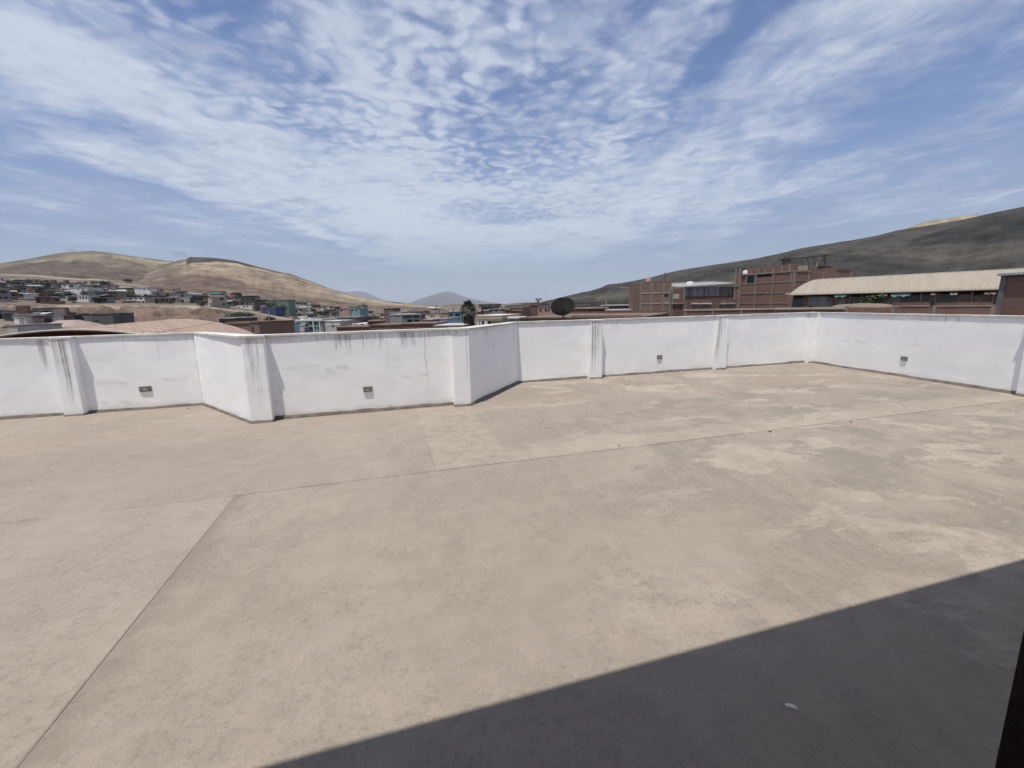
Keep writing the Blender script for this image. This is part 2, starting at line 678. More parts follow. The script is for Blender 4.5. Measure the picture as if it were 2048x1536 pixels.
def stain_field(s, z, L, drips, smears, seed, grime=.25, foot=.5, top_density=.35):
    rnd = random.Random(seed)
    dark = np.zeros_like(s)
    sm = np.zeros_like(s)
    och = np.zeros_like(s)

    def drip(s0, ln, w, k, z1=TOP):
        wig = .012 * (2 * vnoise(z * 3.1 + s0 * 7, z * 0 + seed, seed) - 1)
        along = sstep(z1 - ln, z1 - ln * .35, z) * (z <= z1 + .01)
        mod = .55 + .45 * vnoise(z * 18, z * 0 + s0 * 13, seed + 3)
        return 1.45 * k * along * mod * np.exp(-((s - s0 - wig) / w) ** 2)
    for d in drips:
        dark = np.maximum(dark, drip(*d))
    for _ in range(int(L * 9 * top_density)):
        dark = np.maximum(dark, drip(rnd.uniform(0, L), rnd.uniform(.04, .22), rnd.uniform(.005, .012), rnd.uniform(.10, .34)))
    # grime under the coping
    nz = fbm(s * 3.2 + seed, z * 7, 4, seed)
    sm = np.maximum(sm, grime * sstep(TOP - .20, TOP - .01, z) * sstep(.30, .70, nz))
    for (s0, z0, ws, wz, k) in smears:
        q = np.exp(-((s - s0) / ws) ** 2 - ((z - z0) / wz) ** 2)
        n2 = fbm(s * 5.5 + z * 3 + seed * 3, z * 17 + s * 2.5, 4, seed + 9)
        sm = np.maximum(sm, k * q * sstep(.50, .72, n2))
    n3 = fbm(s * 2.1 + seed * 5, z * 12, 4, seed + 4)
    sm = np.maximum(sm, 0.07 * sstep(.60, .80, fbm(s * 1.3 + seed * 2, z * 3.1, 5, seed + 6)))
    och = foot * sstep(.16, .03, z + .10 * (n3 - .5) * 2) * sstep(.35, .68, n3)
    return np.stack([np.clip(dark, 0, .85), np.clip(sm, 0, .7), np.clip(och, 0, .6)], -1)


parapet = thing('parapet_wall', 'white rendered parapet wall with pilasters enclosing the roof terrace', 'wall')


def wall_panel(name, A, B, th, drips=(), smears=(), seed=1, grime=.3, foot=.5, td=.35, top=TOP + .012, z0=-.015):
    """rendered panel from A to B (left to right seen from the terrace), thickness th going outward"""
    A, B = np.array(A, float), np.array(B, float)
    L = np.linalg.norm(B - A)
    d = (B - A) / L
    nout = np.array([-d[1], d[0]])
    ns, nz = max(3, int(L / .013)), 46
    s = np.linspace(0, L, ns)
    z = np.linspace(z0, top, nz)
    SS, ZZ = np.meshgrid(s, z, indexing='ij')
    D = [(on_plane(px, 700, A, B)[0], ln, w, k) for (px, ln, w, k) in drips]
    Q = [(*on_plane(px, py, A, B), ws, wz, k) for (px, py, ws, wz, k) in smears]
    col = stain_field(SS, ZZ, L, D, Q, seed, grime, foot, td)
    bulge = .008 * (fbm(SS * 1.1 + seed, ZZ * 1.3, 3, seed) - .5)
    V = np.stack([A[0] + d[0] * SS + nout[0] * bulge, A[1] + d[1] * SS + nout[1] * bulge, ZZ], -1)
    # wrap: front grid, then back edge row so the panel is a closed slab
    me = grid_mesh(name, V, True, col)
    o = link(name, me, M_PLASTER, parapet)
    bm = bmesh.new()
    bm.from_mesh(me)
    bv = [bm.verts.new((A[0] + d[0] * q + nout[0] * th, A[1] + d[1] * q + nout[1] * th, zz)) for (q, zz) in ((0, z0), (0, top), (L, top), (L, z0))]
    lay = bm.verts.layers.float_color['Col']
    for q in bv:
        q[lay] = (0, 0, 0, 1)
    bm.verts.ensure_lookup_table()
    I = lambda i, k: bm.verts[i * nz + k]
    bm.faces.new((bv[3], bv[2], bv[1], bv[0]))
    bm.faces.new([I(0, k) for k in range(nz)] + [bv[1], bv[0]])
    bm.faces.new([bv[3], bv[2]] + [I(ns - 1, k) for k in range(nz - 1, -1, -1)])
    bm.faces.new([I(i, nz - 1) for i in range(ns)] + [bv[2], bv[1]])
    bm.faces.new([bv[0], bv[3]] + [I(i, 0) for i in range(ns - 1, -1, -1)])
    bmesh.ops.recalc_face_normals(bm, faces=bm.faces)
    for fa in bm.faces:
        if len(fa.verts) > 4 or bv[0] in fa.verts:
            fa.smooth = False
    bm.to_mesh(me)
    bm.free()
    return o


R7 = random.Random(3)


def cluster(px0, px1, n, l0, l1, k0, k1, w0=.006, w1=.011):
    return [(R7.uniform(px0, px1), R7.uniform(l0, l1), R7.uniform(w0, w1), R7.uniform(k0, k1)) for _ in range(n)]


YL, YB, YR = 8.88, 7.24, 8.82
C1, P2L, P3R, C2 = (-3.19, YL), (-1.985, 7.12), (1.31, 7.10), (2.65, YR)
CR, RR = (10.56, 8.72), (10.0, 4.56)
W4d = np.array([RR[0] - CR[0], RR[1] - CR[1]])
W4d = W4d / np.linalg.norm(W4d)
W4E = tuple(np.array(RR) + W4d * 3.6)
T = .15
wall_panel('wall_panel', (-9.5, YL), C1, T, cluster(76, 92, 14, .25, .62, .25, .55) + [(250, .22, .006, .35), (317, .62, .005, .22)],
           [(300, 762, .9, .06, .5), (255, 805, .8, .04, .5)], 11, .35)
wall_panel('wall_panel', C1, P2L, T, [(398, .12, .012, .5)], [(420, 700, .3, .4, .2)], 12, .12, .6, .1)
wall_panel('wall_panel', (-1.72, YB), (1.06, YB), T,
           cluster(672, 705, 22, .12, .34, .28, .55) + cluster(728, 772, 12, .12, .34, .15, .5) + cluster(800, 832, 18, .10, .34, .3, .6)
           + [(851, 1.25, .006, .5), (774, .95, .005, .22), (760, .34, .007, .6), (858, .2, .008, .4)],
           [(620, 745, .30, .10, .8), (680, 735, .4, .04, .6), (760, 812, .7, .03, .8), (830, 752, .3, .04, .5), (888, 805, .25, .06, .7), (560, 790, .1, .2, .7)], 13, .5, .6, .5)
wall_panel('wall_panel', P3R, C2, T, [(976, .55, .006, .55), (1027, .9, .012, .30), (1030, 1.1, .008, .42)] + cluster(945, 970, 6, .1, .25, .15, .3),
           [(990, 700, .5, .3, .2)], 14, .30, .4)
wall_panel('wall_panel', C2, (10.5, YR), T, [(1500, .45, .006, .35), (1223, .10, .01, .5)] + cluster(1225, 1235, 3, .1, .3, .1, .25),
           [(1290, 735, .6, .04, .25), (1560, 690, .4, .05, .25)], 15, .25, .35, .15)
wall_panel('wall_panel', CR, W4E, T, cluster(1878, 1910, 6, .10, .22, .2, .5) + [(2040, .6, .01, .3)],
           [(1700, 680, .4, .10, .35), (1830, 690, .4, .04, .3), (1760, 700, .6, .06, .2)], 16, .3, .35, .25)


def pilaster(A, B, dep, drips, seed, grime=.3, smears=()):
    """box pilaster: front face A-B, sides going back into the wall"""
    A, B = np.array(A, float), np.array(B, float)
    d = (B - A) / np.linalg.norm(B - A)
    n = np.array([-d[1], d[0]])
    return wall_panel('pilaster', A, B, dep, drips, smears, seed, grime, .35, .3)


pil = [((-5.13, 8.75), (-4.86, 8.75), .2), ((-1.985, 7.10), (-1.69, 7.10), .2), ((1.03, 7.085), (1.31, 7.085), .2),
       ((4.25, 8.67), (4.545, 8.67), .2), ((7.57, 8.67), (7.85, 8.67), .2)]
pilaster(*pil[0], cluster(104, 128, 9, .4, .85, .3, .5) + [(121, 1.2, .010, .75), (127, 1.28, .013, .85), (132, .7, .008, .4)], 21, .5)
pilaster(*pil[1], cluster(490, 520, 10, .3, .9, .18, .42) + [(500, .85, .010, .5), (508, 1.25, .006, .3), (514, 1.2, .006, .25)], 22, .35)
pilaster(*pil[2], [(915, .09, .012, .6), (934, 1.0, .008, .45)], 23, .15)
pilaster(*pil[3], cluster(1186, 1205, 6, .3, .8, .2, .45) + [(1185, 1.28, .014, .8), (1190, 1.28, .012, .75), (1195, .9, .010, .5)], 24, .7)
pilaster(*pil[4], [(1436, 1.28, .02, .65), (1440, .7, .012, .5), (1446, .35, .012, .4)], 25, .5)
# corner post and the pilaster at the end of the side wall
wall_panel('pilaster', (10.42, 8.685), (10.60, 8.675), .2, [(1626, .3, .02, .2)], (), 26, .3)
p6a = np.array(RR) + W4d * .06
n4 = np.array([W4d[1], -W4d[0]])
wall_panel('pilaster', tuple(p6a + n4 * .11), tuple(p6a + W4d * .29 + n4 * .11), .2, (), (), 27, .4)

# ---- coping: one continuous cap that steps out round the pilasters
OV = .018


def coping():
    f = []          # (front point, back point)
    def run(A, B, bumps, th=T):
        A, B = np.array(A, float), np.array(B, float)
        L = np.linalg.norm(B - A)
        d = (B - A) / L
        n = np.array([-d[1], d[0]])
        res = []
        for s, off in bumps:
            p = A + d * s
            res.append((p - n * (OV + off), p + n * (th + OV)))
        return res
    f += run((-9.5, YL), C1, [(0, 0), (4.37 - OV, 0), (4.37 - OV, .12), (4.64 + OV, .12), (4.64 + OV, 0)])
    f.append((np.array(C1) + (.004, -OV), np.array(C1) + (.14, T + OV)))
    f.append((np.array((-1.985 - OV, 7.10 - OV)), np.array((-1.86, YB + T + OV))))
    f += [(np.array((-1.69 + OV, 7.10 - OV)), np.array((-1.68, YB + T + OV))), (np.array((-1.69 + OV, YB - OV)), np.array((-1.66, YB + T + OV))),
          (np.array((1.03 - OV, YB - OV)), np.array((1.0, YB + T + OV))), (np.array((1.03 - OV, 7.085 - OV)), np.array((1.05, YB + T + OV))),
          (np.array((1.31 + OV, 7.085 - OV)), np.array((1.20, YB + T + OV)))]
    f.append((np.array(C2) + (.012, -OV), np.array(C2) + (-.09, T + OV)))
    f += run(C2, (10.5, YR), [(q, o) for q, o in ((1.6 - OV, 0), (1.6 - OV, .14), (1.895 + OV, .14), (1.895 + OV, 0), (4.92 - OV, 0), (4.92 - OV, .14), (5.2 + OV, .14), (5.2 + OV, 0))])
    f += [(np.array((10.42 - OV, YR - OV)), np.array((10.45, YR + T + OV))), (np.array((10.42 - OV, 8.68 - OV)), np.array((10.55, YR + T + OV))),
          (np.array((10.56 - OV * .2, 8.68 - OV)), np.array((10.56 + T + OV, YR + T + OV)))]
    f += run(CR, W4E, [(.2, 0), (4.25 - OV, 0), (4.25 - OV, .11), (4.54 + OV, .11), (4.54 + OV, 0), (7.7, 0)])
    g2 = []
    for (p, q) in zip(f[:-1], f[1:]):
        L_ = np.linalg.norm(q[0] - p[0])
        k_ = max(1, int(L_ / .22))
        for i in range(k_):
            w_ = i / k_
            j = .0045 * (R7.random() - .5) * (0 < i)
            dd = p[1] - p[0]
            dd = dd / np.linalg.norm(dd)
            g2.append((p[0] * (1 - w_) + q[0] * w_ + dd * j, p[1] * (1 - w_) + q[1] * w_))
    f = g2 + [f[-1]]
    n = len(f)
    z0, z1 = TOP, WH
    zj = [.0045 * (R7.random() - .5) for _ in range(n)]
    v = [(*f[i][0], z1 + zj[i]) for i in range(n)] + [(*f[i][1], z1 + zj[i]) for i in range(n)] + [(*b, z0) for a, b in f] + [(*a, z0) for a, b in f]
    fc = []
    for i in range(n - 1):
        for k in range(4):
            a, b = k * n, ((k + 1) % 4) * n
            fc.append((a + i, a + i + 1, b + i + 1, b + i))
    fc += [(0, n, 2 * n, 3 * n), (n - 1, 4 * n - 1, 3 * n - 1, 2 * n - 1)]
    me = mesh_from('coping', v, fc)
    bm = bmesh.new()
    bm.from_mesh(me)
    bmesh.ops.recalc_face_normals(bm, faces=bm.faces)
    bm.to_mesh(me)
    bm.free()
    o = link('coping', me, M_COPING, parapet)
    md = o.modifiers.new('round', 'BEVEL')
    md.width = .007
    md.segments = 2
    md.limit_method = 'ANGLE'
    return o


coping()

# ---- rough mortar fillet along the foot of every face


def fillet(A, B, h, out, seed):
    A, B = np.array(A, float), np.array(B, float)
    L = np.linalg.norm(B - A)
    d = (B - A) / L
    n = np.array([-d[1], d[0]])
    ns = max(2, int(L / .03))
    v, f = [], []
    for i in range(ns + 1):
        s = L * i / ns
        hh = h * (.55 + .9 * fbm(np.array([s * 2.3]), np.array([seed * 1.7]), 4, seed)[0])
        oo = out * (.5 + fbm(np.array([s * 3.1 + 7]), np.array([seed * 2.7]), 3, seed)[0])
        p = A + d * s
        a, b, c = p - n * oo, p - n * oo * .6, p + n * .02
        v += [(a[0], a[1], -.012), (b[0], b[1], hh * .85), (c[0], c[1], hh), (c[0], c[1], -.012)]
    for i in range(ns):
        for k in range(3):
            a = 4 * i + k
            f.append((a, a + 1, a + 5, a + 4))
    f += [(0, 3, 2, 1), (4 * ns, 4 * ns + 1, 4 * ns + 2, 4 * ns + 3)]
    return link('mortar_fillet', mesh_from('mortar_fillet', v, f, True), M_MORTAR, parapet)


k = 0
for A, B, h, o_ in [((-9.5, YL), (-5.13, YL), .055, .02), (*pil[0][:2], .03, .014), ((-4.86, 8.76), (-4.86, YL), .03, .014), ((-4.86, YL), C1, .05, .02), (C1, P2L, .05, .02),
                    (*pil[1][:2], .045, .012), ((-1.69, 7.11), (-1.69, YB), .04, .012), ((-1.69, YB), (1.03, YB), .055, .022), ((1.03, YB), (1.03, 7.09), .04, .012), (*pil[2][:2], .05, .016),
                    (P3R, C2, .06, .035), (C2, (4.25, YR), .05, .02), (*pil[3][:2], .045, .014), ((4.545, YR), (7.57, YR), .055, .022), (*pil[4][:2], .045, .014),
                    ((7.85, YR), (10.42, YR), .05, .02), ((10.42, 8.685), (10.6, 8.675), .05, .02), (CR, tuple(p6a), .055, .025), (tuple(p6a + n4 * .11), tuple(p6a + W4d * .29 + n4 * .11), .05, .02)]:
    k += 1
    fillet(A, B, h, o_, 40 + k)

# ---- bulkhead wall lights
M_LAMP = simple('lamp_metal', (.19, .185, .168), .6, .25, 30, .2, 90, .3, 'obj')
M_LENS = simple('lamp_glass', (.40, .39, .36), .35, .15, 40, 0, 1, 0, 'obj')
M_DARK = simple('dark_gap', (.012, .011, .010), .9, .2, 2)


def wall_light(px, py, A, B, label, w=.135, h=.085):
    A_, B_ = np.array(A, float), np.array(B, float)
    s, z = on_plane(px, py, A, B)
    d = (B_ - A_) / np.linalg.norm(B_ - A_)
    p = A_ + d * s
    n = np.array([-d[1], d[0]])
    e = thing('wall_light', label, 'wall light', (p[0] - n[0] * .004, p[1] - n[1] * .004, z), math.atan2(d[1], d[0]), 'bulkhead lights low on the parapet wall')
    # housing: shallow bevelled box
    dp = .019
    bm = bmesh.new()
    for (x0, y_, sc) in ((1, .006, 1), (1, -dp * .55, 1), (1, -dp, .86)):
        for sx, sz in ((-1, -1), (1, -1), (1, 1), (-1, 1)):
            bm.verts.new((sx * w / 2 * sc, y_, sz * h / 2 * sc))
    bm.verts.ensure_lookup_table()
    V = bm.verts
    for r in range(2):
        for q in range(4):
            bm.faces.new((V[r * 4 + q], V[r * 4 + (q + 1) % 4], V[r * 4 + 4 + (q + 1) % 4], V[r * 4 + 4 + q]))
    bm.faces.new((V[3], V[2], V[1], V[0]))
    # recessed window in the front
    V = list(V)
    iw, ih = w * .34, h * .26
    ring = [bm.verts.new((sx * iw, -dp, sz * ih)) for sx, sz in ((-1, -1), (1, -1), (1, 1), (-1, 1))]
    deep = [bm.verts.new((sx * iw * .96, -dp + .009, sz * ih * .96)) for sx, sz in ((-1, -1), (1, -1), (1, 1), (-1, 1))]
    for q in range(4):
        bm.faces.new((V[8 + q], V[8 + (q + 1) % 4], ring[(q + 1) % 4], ring[q]))
        bm.faces.new((ring[q], ring[(q + 1) % 4], deep[(q + 1) % 4], deep[q]))
    bm.faces.new(deep)
    hs = bm_obj('housing', bm, M_LAMP, e, False)
    box('lens', -iw * .93, iw * .93, -dp + .004, -dp + .0085, -ih * .9, ih * .9, M_LENS, hs)
    for q in (-.33, .33):
        box('guard_bar', iw * q * 2 - .003, iw * q * 2 + .003, -dp - .003, -dp + .003, -ih, ih, M_LAMP, hs)
    return e


wall_light(291, 777.5, (-9.5, YL), C1, 'grey bulkhead light on the recessed panel by the streaked corner pilaster', .175, .095)
wall_light(735.5, 778, (-1.72, YB), (1.06, YB), 'grey bulkhead light in the middle of the projecting parapet bay')
wall_light(1319, 714, C2, (10.5, YR), 'grey bulkhead light on the far panel between the two streaked slim pilasters', .13, .09)
wall_light(1809, 717, CR, W4E, 'grey bulkhead light on the side parapet wall beyond the corner post', .13, .085)

# ---- satellite dish fixed behind the parapet
M_DISH = simple('dish_paint', (.045, .044, .043), .6, .2, 6, 0, 1, 0)
M_DISHRIM = simple('dish_rim', (.16, .155, .15), .5, .1, 6)
M_RUST = simple('rusty_steel', (.055, .036, .03), .8, .35, 14, .3, 60)


def satellite_dish():
    # stands 0.45 m behind the parapet on a bent pole
    c = at(1125.5, 613, 9.75)
    e = thing('satellite_dish', 'dark grey satellite dish on a rusty pole behind the white parapet', 'satellite dish', (c[0], c[1], 0.0), 0)
    rx, ry, dep = .262, .245, .055
    axis = Vector((float(FH[0]), float(FH[1]), .72)).normalized()      # opening looks away from us and up
    Z = axis
    Xa = Vector((float(RIGHT[0]), float(RIGHT[1]), .16)).normalized()
    Xa = (Xa - Z * Xa.dot(Z)).normalized()
    Ya = Xa.cross(Z) * -1
    Ya = Ya if Ya.z > 0 else -Ya
    ctr = Vector((0, 0, float(c[2])))
    bm = bmesh.new()
    NR, NA = 9, 56
    def pt(r, a, off=0.0):
        return ctr + Xa * (rx * r * math.cos(a)) + Ya * (ry * r * math.sin(a)) + Z * (dep * (r * r - 1) + off)
    lay = []
    for off in (0.0, .006):
        rings = [[bm.verts.new(pt(max(i / NR, .02), 2 * math.pi * q / NA, off)) for q in range(NA)] for i in range(NR + 1)]
        for a, b in zip(rings[:-1], rings[1:]):
            for q in range(NA):
                bm.faces.new((a[q], a[(q + 1) % NA], b[(q + 1) % NA], b[q]))
        bm.faces.new(rings[0])
        lay.append(rings[-1])
    for q in range(NA):
        bm.faces.new((lay[0][q], lay[0][(q + 1) % NA], lay[1][(q + 1) % NA], lay[1][q]))
    refl = bm_obj('reflector', bm, M_DISH, e)
    bm = bmesh.new()
    ringp = [pt(1.0, 2 * math.pi * q / NA, .003) for q in range(NA)]
    vs = []
    for q in range(NA):
        o_ = (ringp[q] - ctr).normalized()
        vs.append([bm.verts.new(ringp[q] + o_ * .005 * math.cos(t_) + Z * .005 * math.sin(t_)) for t_ in (0, 1.57, 3.14, 4.71)])
    for q in range(NA):
        for w in range(4):
            bm.faces.new((vs[q][w], vs[q][(w + 1) % 4], vs[(q + 1) % NA][(w + 1) % 4], vs[(q + 1) % NA][w]))
    bm_obj('rim', bm, M_DISHRIM, refl)
    low = ctr - Ya * .13 - Z * .062
    # back bracket and forked pole
    bm = bmesh.new()
    tube(bm, [ctr - Ya * .10 - Z * .05, low - Z * .05], [.03, .034], 8)
    br_ = bm_obj('back_bracket', bm, M_RUST, e)
    foot = Vector((float(-FH[0]) * .02, float(-FH[1]) * .02, .80))
    for sx in (-1, 1):
        bm = bmesh.new()
        tube(bm, [low - Z * .03 + Xa * .012 * sx, (low - Z * .04 + foot) / 2 + Xa * .03 * sx + Vector((0, 0, .05)), foot + Xa * .022 * sx], [.011, .012, .012], 7)
        bm_obj('pole', bm, M_RUST, e)
    # the wall bracket that holds it to the outside of the parapet
    wy = YR + T
    box('wall_bracket', -.06, .06, wy - c[1] - .004, .03, .62, .80, M_RUST, e)
    # feed arm and receiver on the far side
    tipp = ctr + Z * .30 - Ya * .24
    bm = bmesh.new()
    tube(bm, [ctr - Ya * ry * .97, tipp], [.008, .008], 6)
    arm_ = bm_obj('feed_arm', bm, M_RUST, e)
    bm = bmesh.new()
    tube(bm, [tipp + (ctr - tipp).normalized() * .05, tipp - (ctr - tipp).normalized() * .05], [.028, .02], 10)
    bm_obj('receiver', bm, M_DISHRIM, arm_)


satellite_dish()

# ---- scraps on the floor


def floor_at(px, py):
    d = ray(px, py)
    return np.array([0, 0, CZ]) + d * (-CZ / d[2])


def crumple(name, label, cat, px, py, sx, sy, sz, mat, rot, seed, group=None, zt=0.0):
    p = floor_at(px, py)
    rnd = random.Random(seed)
    bm = bmesh.new()
    bmesh.ops.create_icosphere(bm, subdivisions=2, radius=.5)
    for v in bm.verts:
        n_ = .72 + .56 * rnd.random()
        v.co = Vector((v.co.x * n_ * sx, v.co.y * n_ * sy, max(v.co.z * n_, -.30) * sz))
    mz = min(v.co.z for v in bm.verts)
    for v in bm.verts:
        v.co.z -= mz
    o = bm_obj(name, bm, mat, None, False)
    o.location = (p[0], p[1], zt)
    o.rotation_euler = (0, 0, rot)
    return tag(o, label, cat, group)


M_PAPER = simple('paper', (.78, .77, .75), .8, .15, 30)
crumple('paper_scrap', 'crumpled white paper scrap lying in the shaded part of the floor', 'litter', 1581, 1413, .046, .018, .014, M_PAPER, -.75, 1, None, -.003)
M_DIRT = simple('dark_debris', (.06, .045, .035), .9, .3, 30)
for i, (px, py, s_, zz_) in enumerate([(1540, 864, .045, .002), (1238, 892, .03, .002), (377, 817, .05, -.001), (1402, 1265, .010, -.003), (1354, 738, .03, .002), (1702, 845, .035, .002)]):
    crumple('debris_crumb', ('dark crumb beside the long floor joint, the larger one', 'dark crumb beside the long floor joint, near the pale strip', 'dark leaf crumb at the foot of the recessed parapet panel', 'tiny dark crumb on sunlit floor close to the shadow edge', 'dark crumb at the foot of the far parapet wall', 'dark crumb on the worn grey floor toward the side wall')[i], 'litter', px, py, s_, s_ * .5, s_ * .3, M_DIRT, .4 * i, 5 + i, 'dark crumbs on the floor', zz_)

# ---- the house whose doorway the camera stands in (its eave throws the long shadow)
M_CREAM = simple('cream_render', (.58, .47, .35), .9, .1, 1.5, .2, 30)
M_WOOD = simple('dark_door_wood', (.018, .0075, .0065), .45, .35, 8, .2, 40)
house = thing('terrace_house', 'rendered house with a concrete eave and dark door opening onto the terrace', 'house', (0, 0, 0))
EZ = 2.92
EY = 1.55 - EZ / 5.1 * 1.0
box('eave_slab', -8.5, 9.3, -3.2, EY, EZ - .16, EZ, M_CREAM, house)
FY = .17
box('wall', .62, 9.2, -.02, FY, .0, EZ - .163, M_CREAM, house)
box('wall', -8.4, -1.25, -.02, FY, .0, EZ - .163, M_CREAM, house)
box('lintel', -1.247, .617, -.02, FY, 2.3, EZ - .163, M_CREAM, house)
box('back_wall', -8.4, 9.2, -3.15, -3.0, .0, EZ - .163, M_CREAM, house)
box('side_wall', -8.4, -8.25, -2.997, -.023, .0, EZ - .163, M_CREAM, house)
box('side_wall', 9.05, 9.2, -2.997, -.023, .0, EZ - .163, M_CREAM, house)
JX = .21 * math.tan(math.radians(52.62) + TH)
df = []
for nm, x0, x1, y0, y1 in (('door_jamb', JX, JX + .09, .02, .21), ('door_stop', JX - .0, JX + .03, -.03, .017), ('door_jamb', -1.246, -1.17, .02, .21)):
    box(nm, x0, x1, y0, y1, .002, 2.29, M_WOOD, house)
box('jamb_moulding', JX + .0605, JX + .12, .213, .232, .002, 2.3, M_WOOD, house)
box('door_head', -1.168, JX - .003, .02, .21, 2.22, 2.29, M_WOOD, house)
# the body of the building under the terrace
prism('storey_below', [(-9.5, -3.1), (9.2, -3.1), (9.95, 4.3), (10.62, 8.85), (2.7, 8.85), (1.5, 7.28), (-1.9, 7.28), (-3.0, 8.9), (-9.5, 8.9)], -8.5, -.252, M_CREAM, house)

# ================================================================== THE VALLEY AND THE HILLS
M_LAND = attr_mat('dry_earth', .95, .30, .06, .7, .35, .6)
M_HILL = attr_mat('hill_soil', .97, .45, .055, .9, .08, 3.0)

COLS = [-700, -250, 0, 100, 200, 300, 400, 500, 600, 700, 800, 950, 1100, 1300, 1500, 2048, 2400, 3200]
RAD = [0, 30, 60, 100, 135, 180, 225, 262, 330, 420, 520, 640, 900, 1500]
# below 100: height in metres; otherwise the picture row at which that ground shows
NEAR = [-8, -8, -10, -13]
TAB = {
    -700: [-16, -12, -8, 2, 6, 12, 22, 34, 40, 40], -250: [676, 655, 632, 606, 597, 583, 566, 548, 545, 545],
    0: [674, 652, 634, 606, 596, 581, 563, 546, 544, 545], 100: [674, 654, 638, 607, 597, 582, 565, 550, 548, 548],
    200: [675, 656, 644, 607, 597, 583, 568, 558, 556, 556], 300: [677, 662, 650, 610, 599, 586, 573, 564, 562, 562],
    400: [679, 666, 646, 614, 603, 593, 583, 576, 574, 574], 500: [682, 668, 652, 624, 609, 600, 592, 587, 586, 586],
    600: [684, 670, 657, 641, 623, 613, 606, 601, 600, 600], 700: [686, 671, 658, 649, 633, 620, 612, 608, 607, 607],
    800: [684, 668, 656, 648, 638, 627, 619, 615, 612, 611], 950: [676, 660, 648, 643, 635, 627, 620, 616, 613, 610],
    1100: [662, 650, 641, 637, 631, 624, 619, 615, 612, 608], 1300: [-8, -8, -8, -8, -8, -8, -7, -6, -6, -6],
    1500: [-7, -7, -7, -7, -7, -7, -7, -6, -6, -6], 2048: [-7] * 10, 2400: [-7] * 10, 3200: [-7] * 10}


def px_beta(px):
    """bearing from the camera's forward direction of a picture column, at the horizon"""
    return math.atan((px - 1024) / F)


def dir_beta(b):
    v = np.array([math.sin(b), math.cos(b), 0])
    return c2w(v)[:2]


def z_of(px, val, r):
    """height at range r of the ground that shows at row val in column px"""
    if val < 100:
        return val
    d = ray(px, val)
    return CZ + r * d[2] / math.hypot(d[0], d[1])


ZT = np.array([[*NEAR, *[z_of(c, v, r) for v, r in zip(TAB[c], RAD[4:])]] for c in COLS])
BT = np.array([px_beta(c) for c in COLS])
RT = np.array(RAD, float)


def ground_z(b, r):
    """b, r arrays -> smooth terrain height (before fine relief)"""
    b = np.asarray(b, float)
    r = np.asarray(r, float)
    bi = np.clip(np.searchsorted(BT, b) - 1, 0, len(BT) - 2)
    fb = np.clip((b - BT[bi]) / (BT[bi + 1] - BT[bi]), 0, 1)
    fb = fb * fb * (3 - 2 * fb) * .5 + fb * .5
    ri = np.clip(np.searchsorted(RT, r) - 1, 0, len(RT) - 2)
    fr = np.clip((r - RT[ri]) / (RT[ri + 1] - RT[ri]), 0, 1)
    fr = fr * fr * (3 - 2 * fr) * .4 + fr * .6
    z0 = ZT[bi, ri] * (1 - fr) + ZT[bi, ri + 1] * fr
    z1 = ZT[bi + 1, ri] * (1 - fr) + ZT[bi + 1, ri + 1] * fr
    return z0 * (1 - fb) + z1 * fb


def relief(x, y, b, r):
    n = fbm(x * .03, y * .03, 5, 31) - .5
    bank = sstep(218, 240, r) * sstep(275, 262, r) * sstep(-.15, -.35, b)
    gul = np.abs(fbm(x * .11 + 3, y * .11, 4, 77) - .5)
    return n * np.clip(r * .012, 0, 4.5) * .8 - bank * gul * 16.0


def ground_full(b, r):
    d = np.stack([np.sin(b) * CT + np.cos(b) * ST, -np.sin(b) * ST + np.cos(b) * CT], -1)
    x, y = d[..., 0] * r, d[..., 1] * r
    return ground_z(b, r) + relief(x, y, b, r)


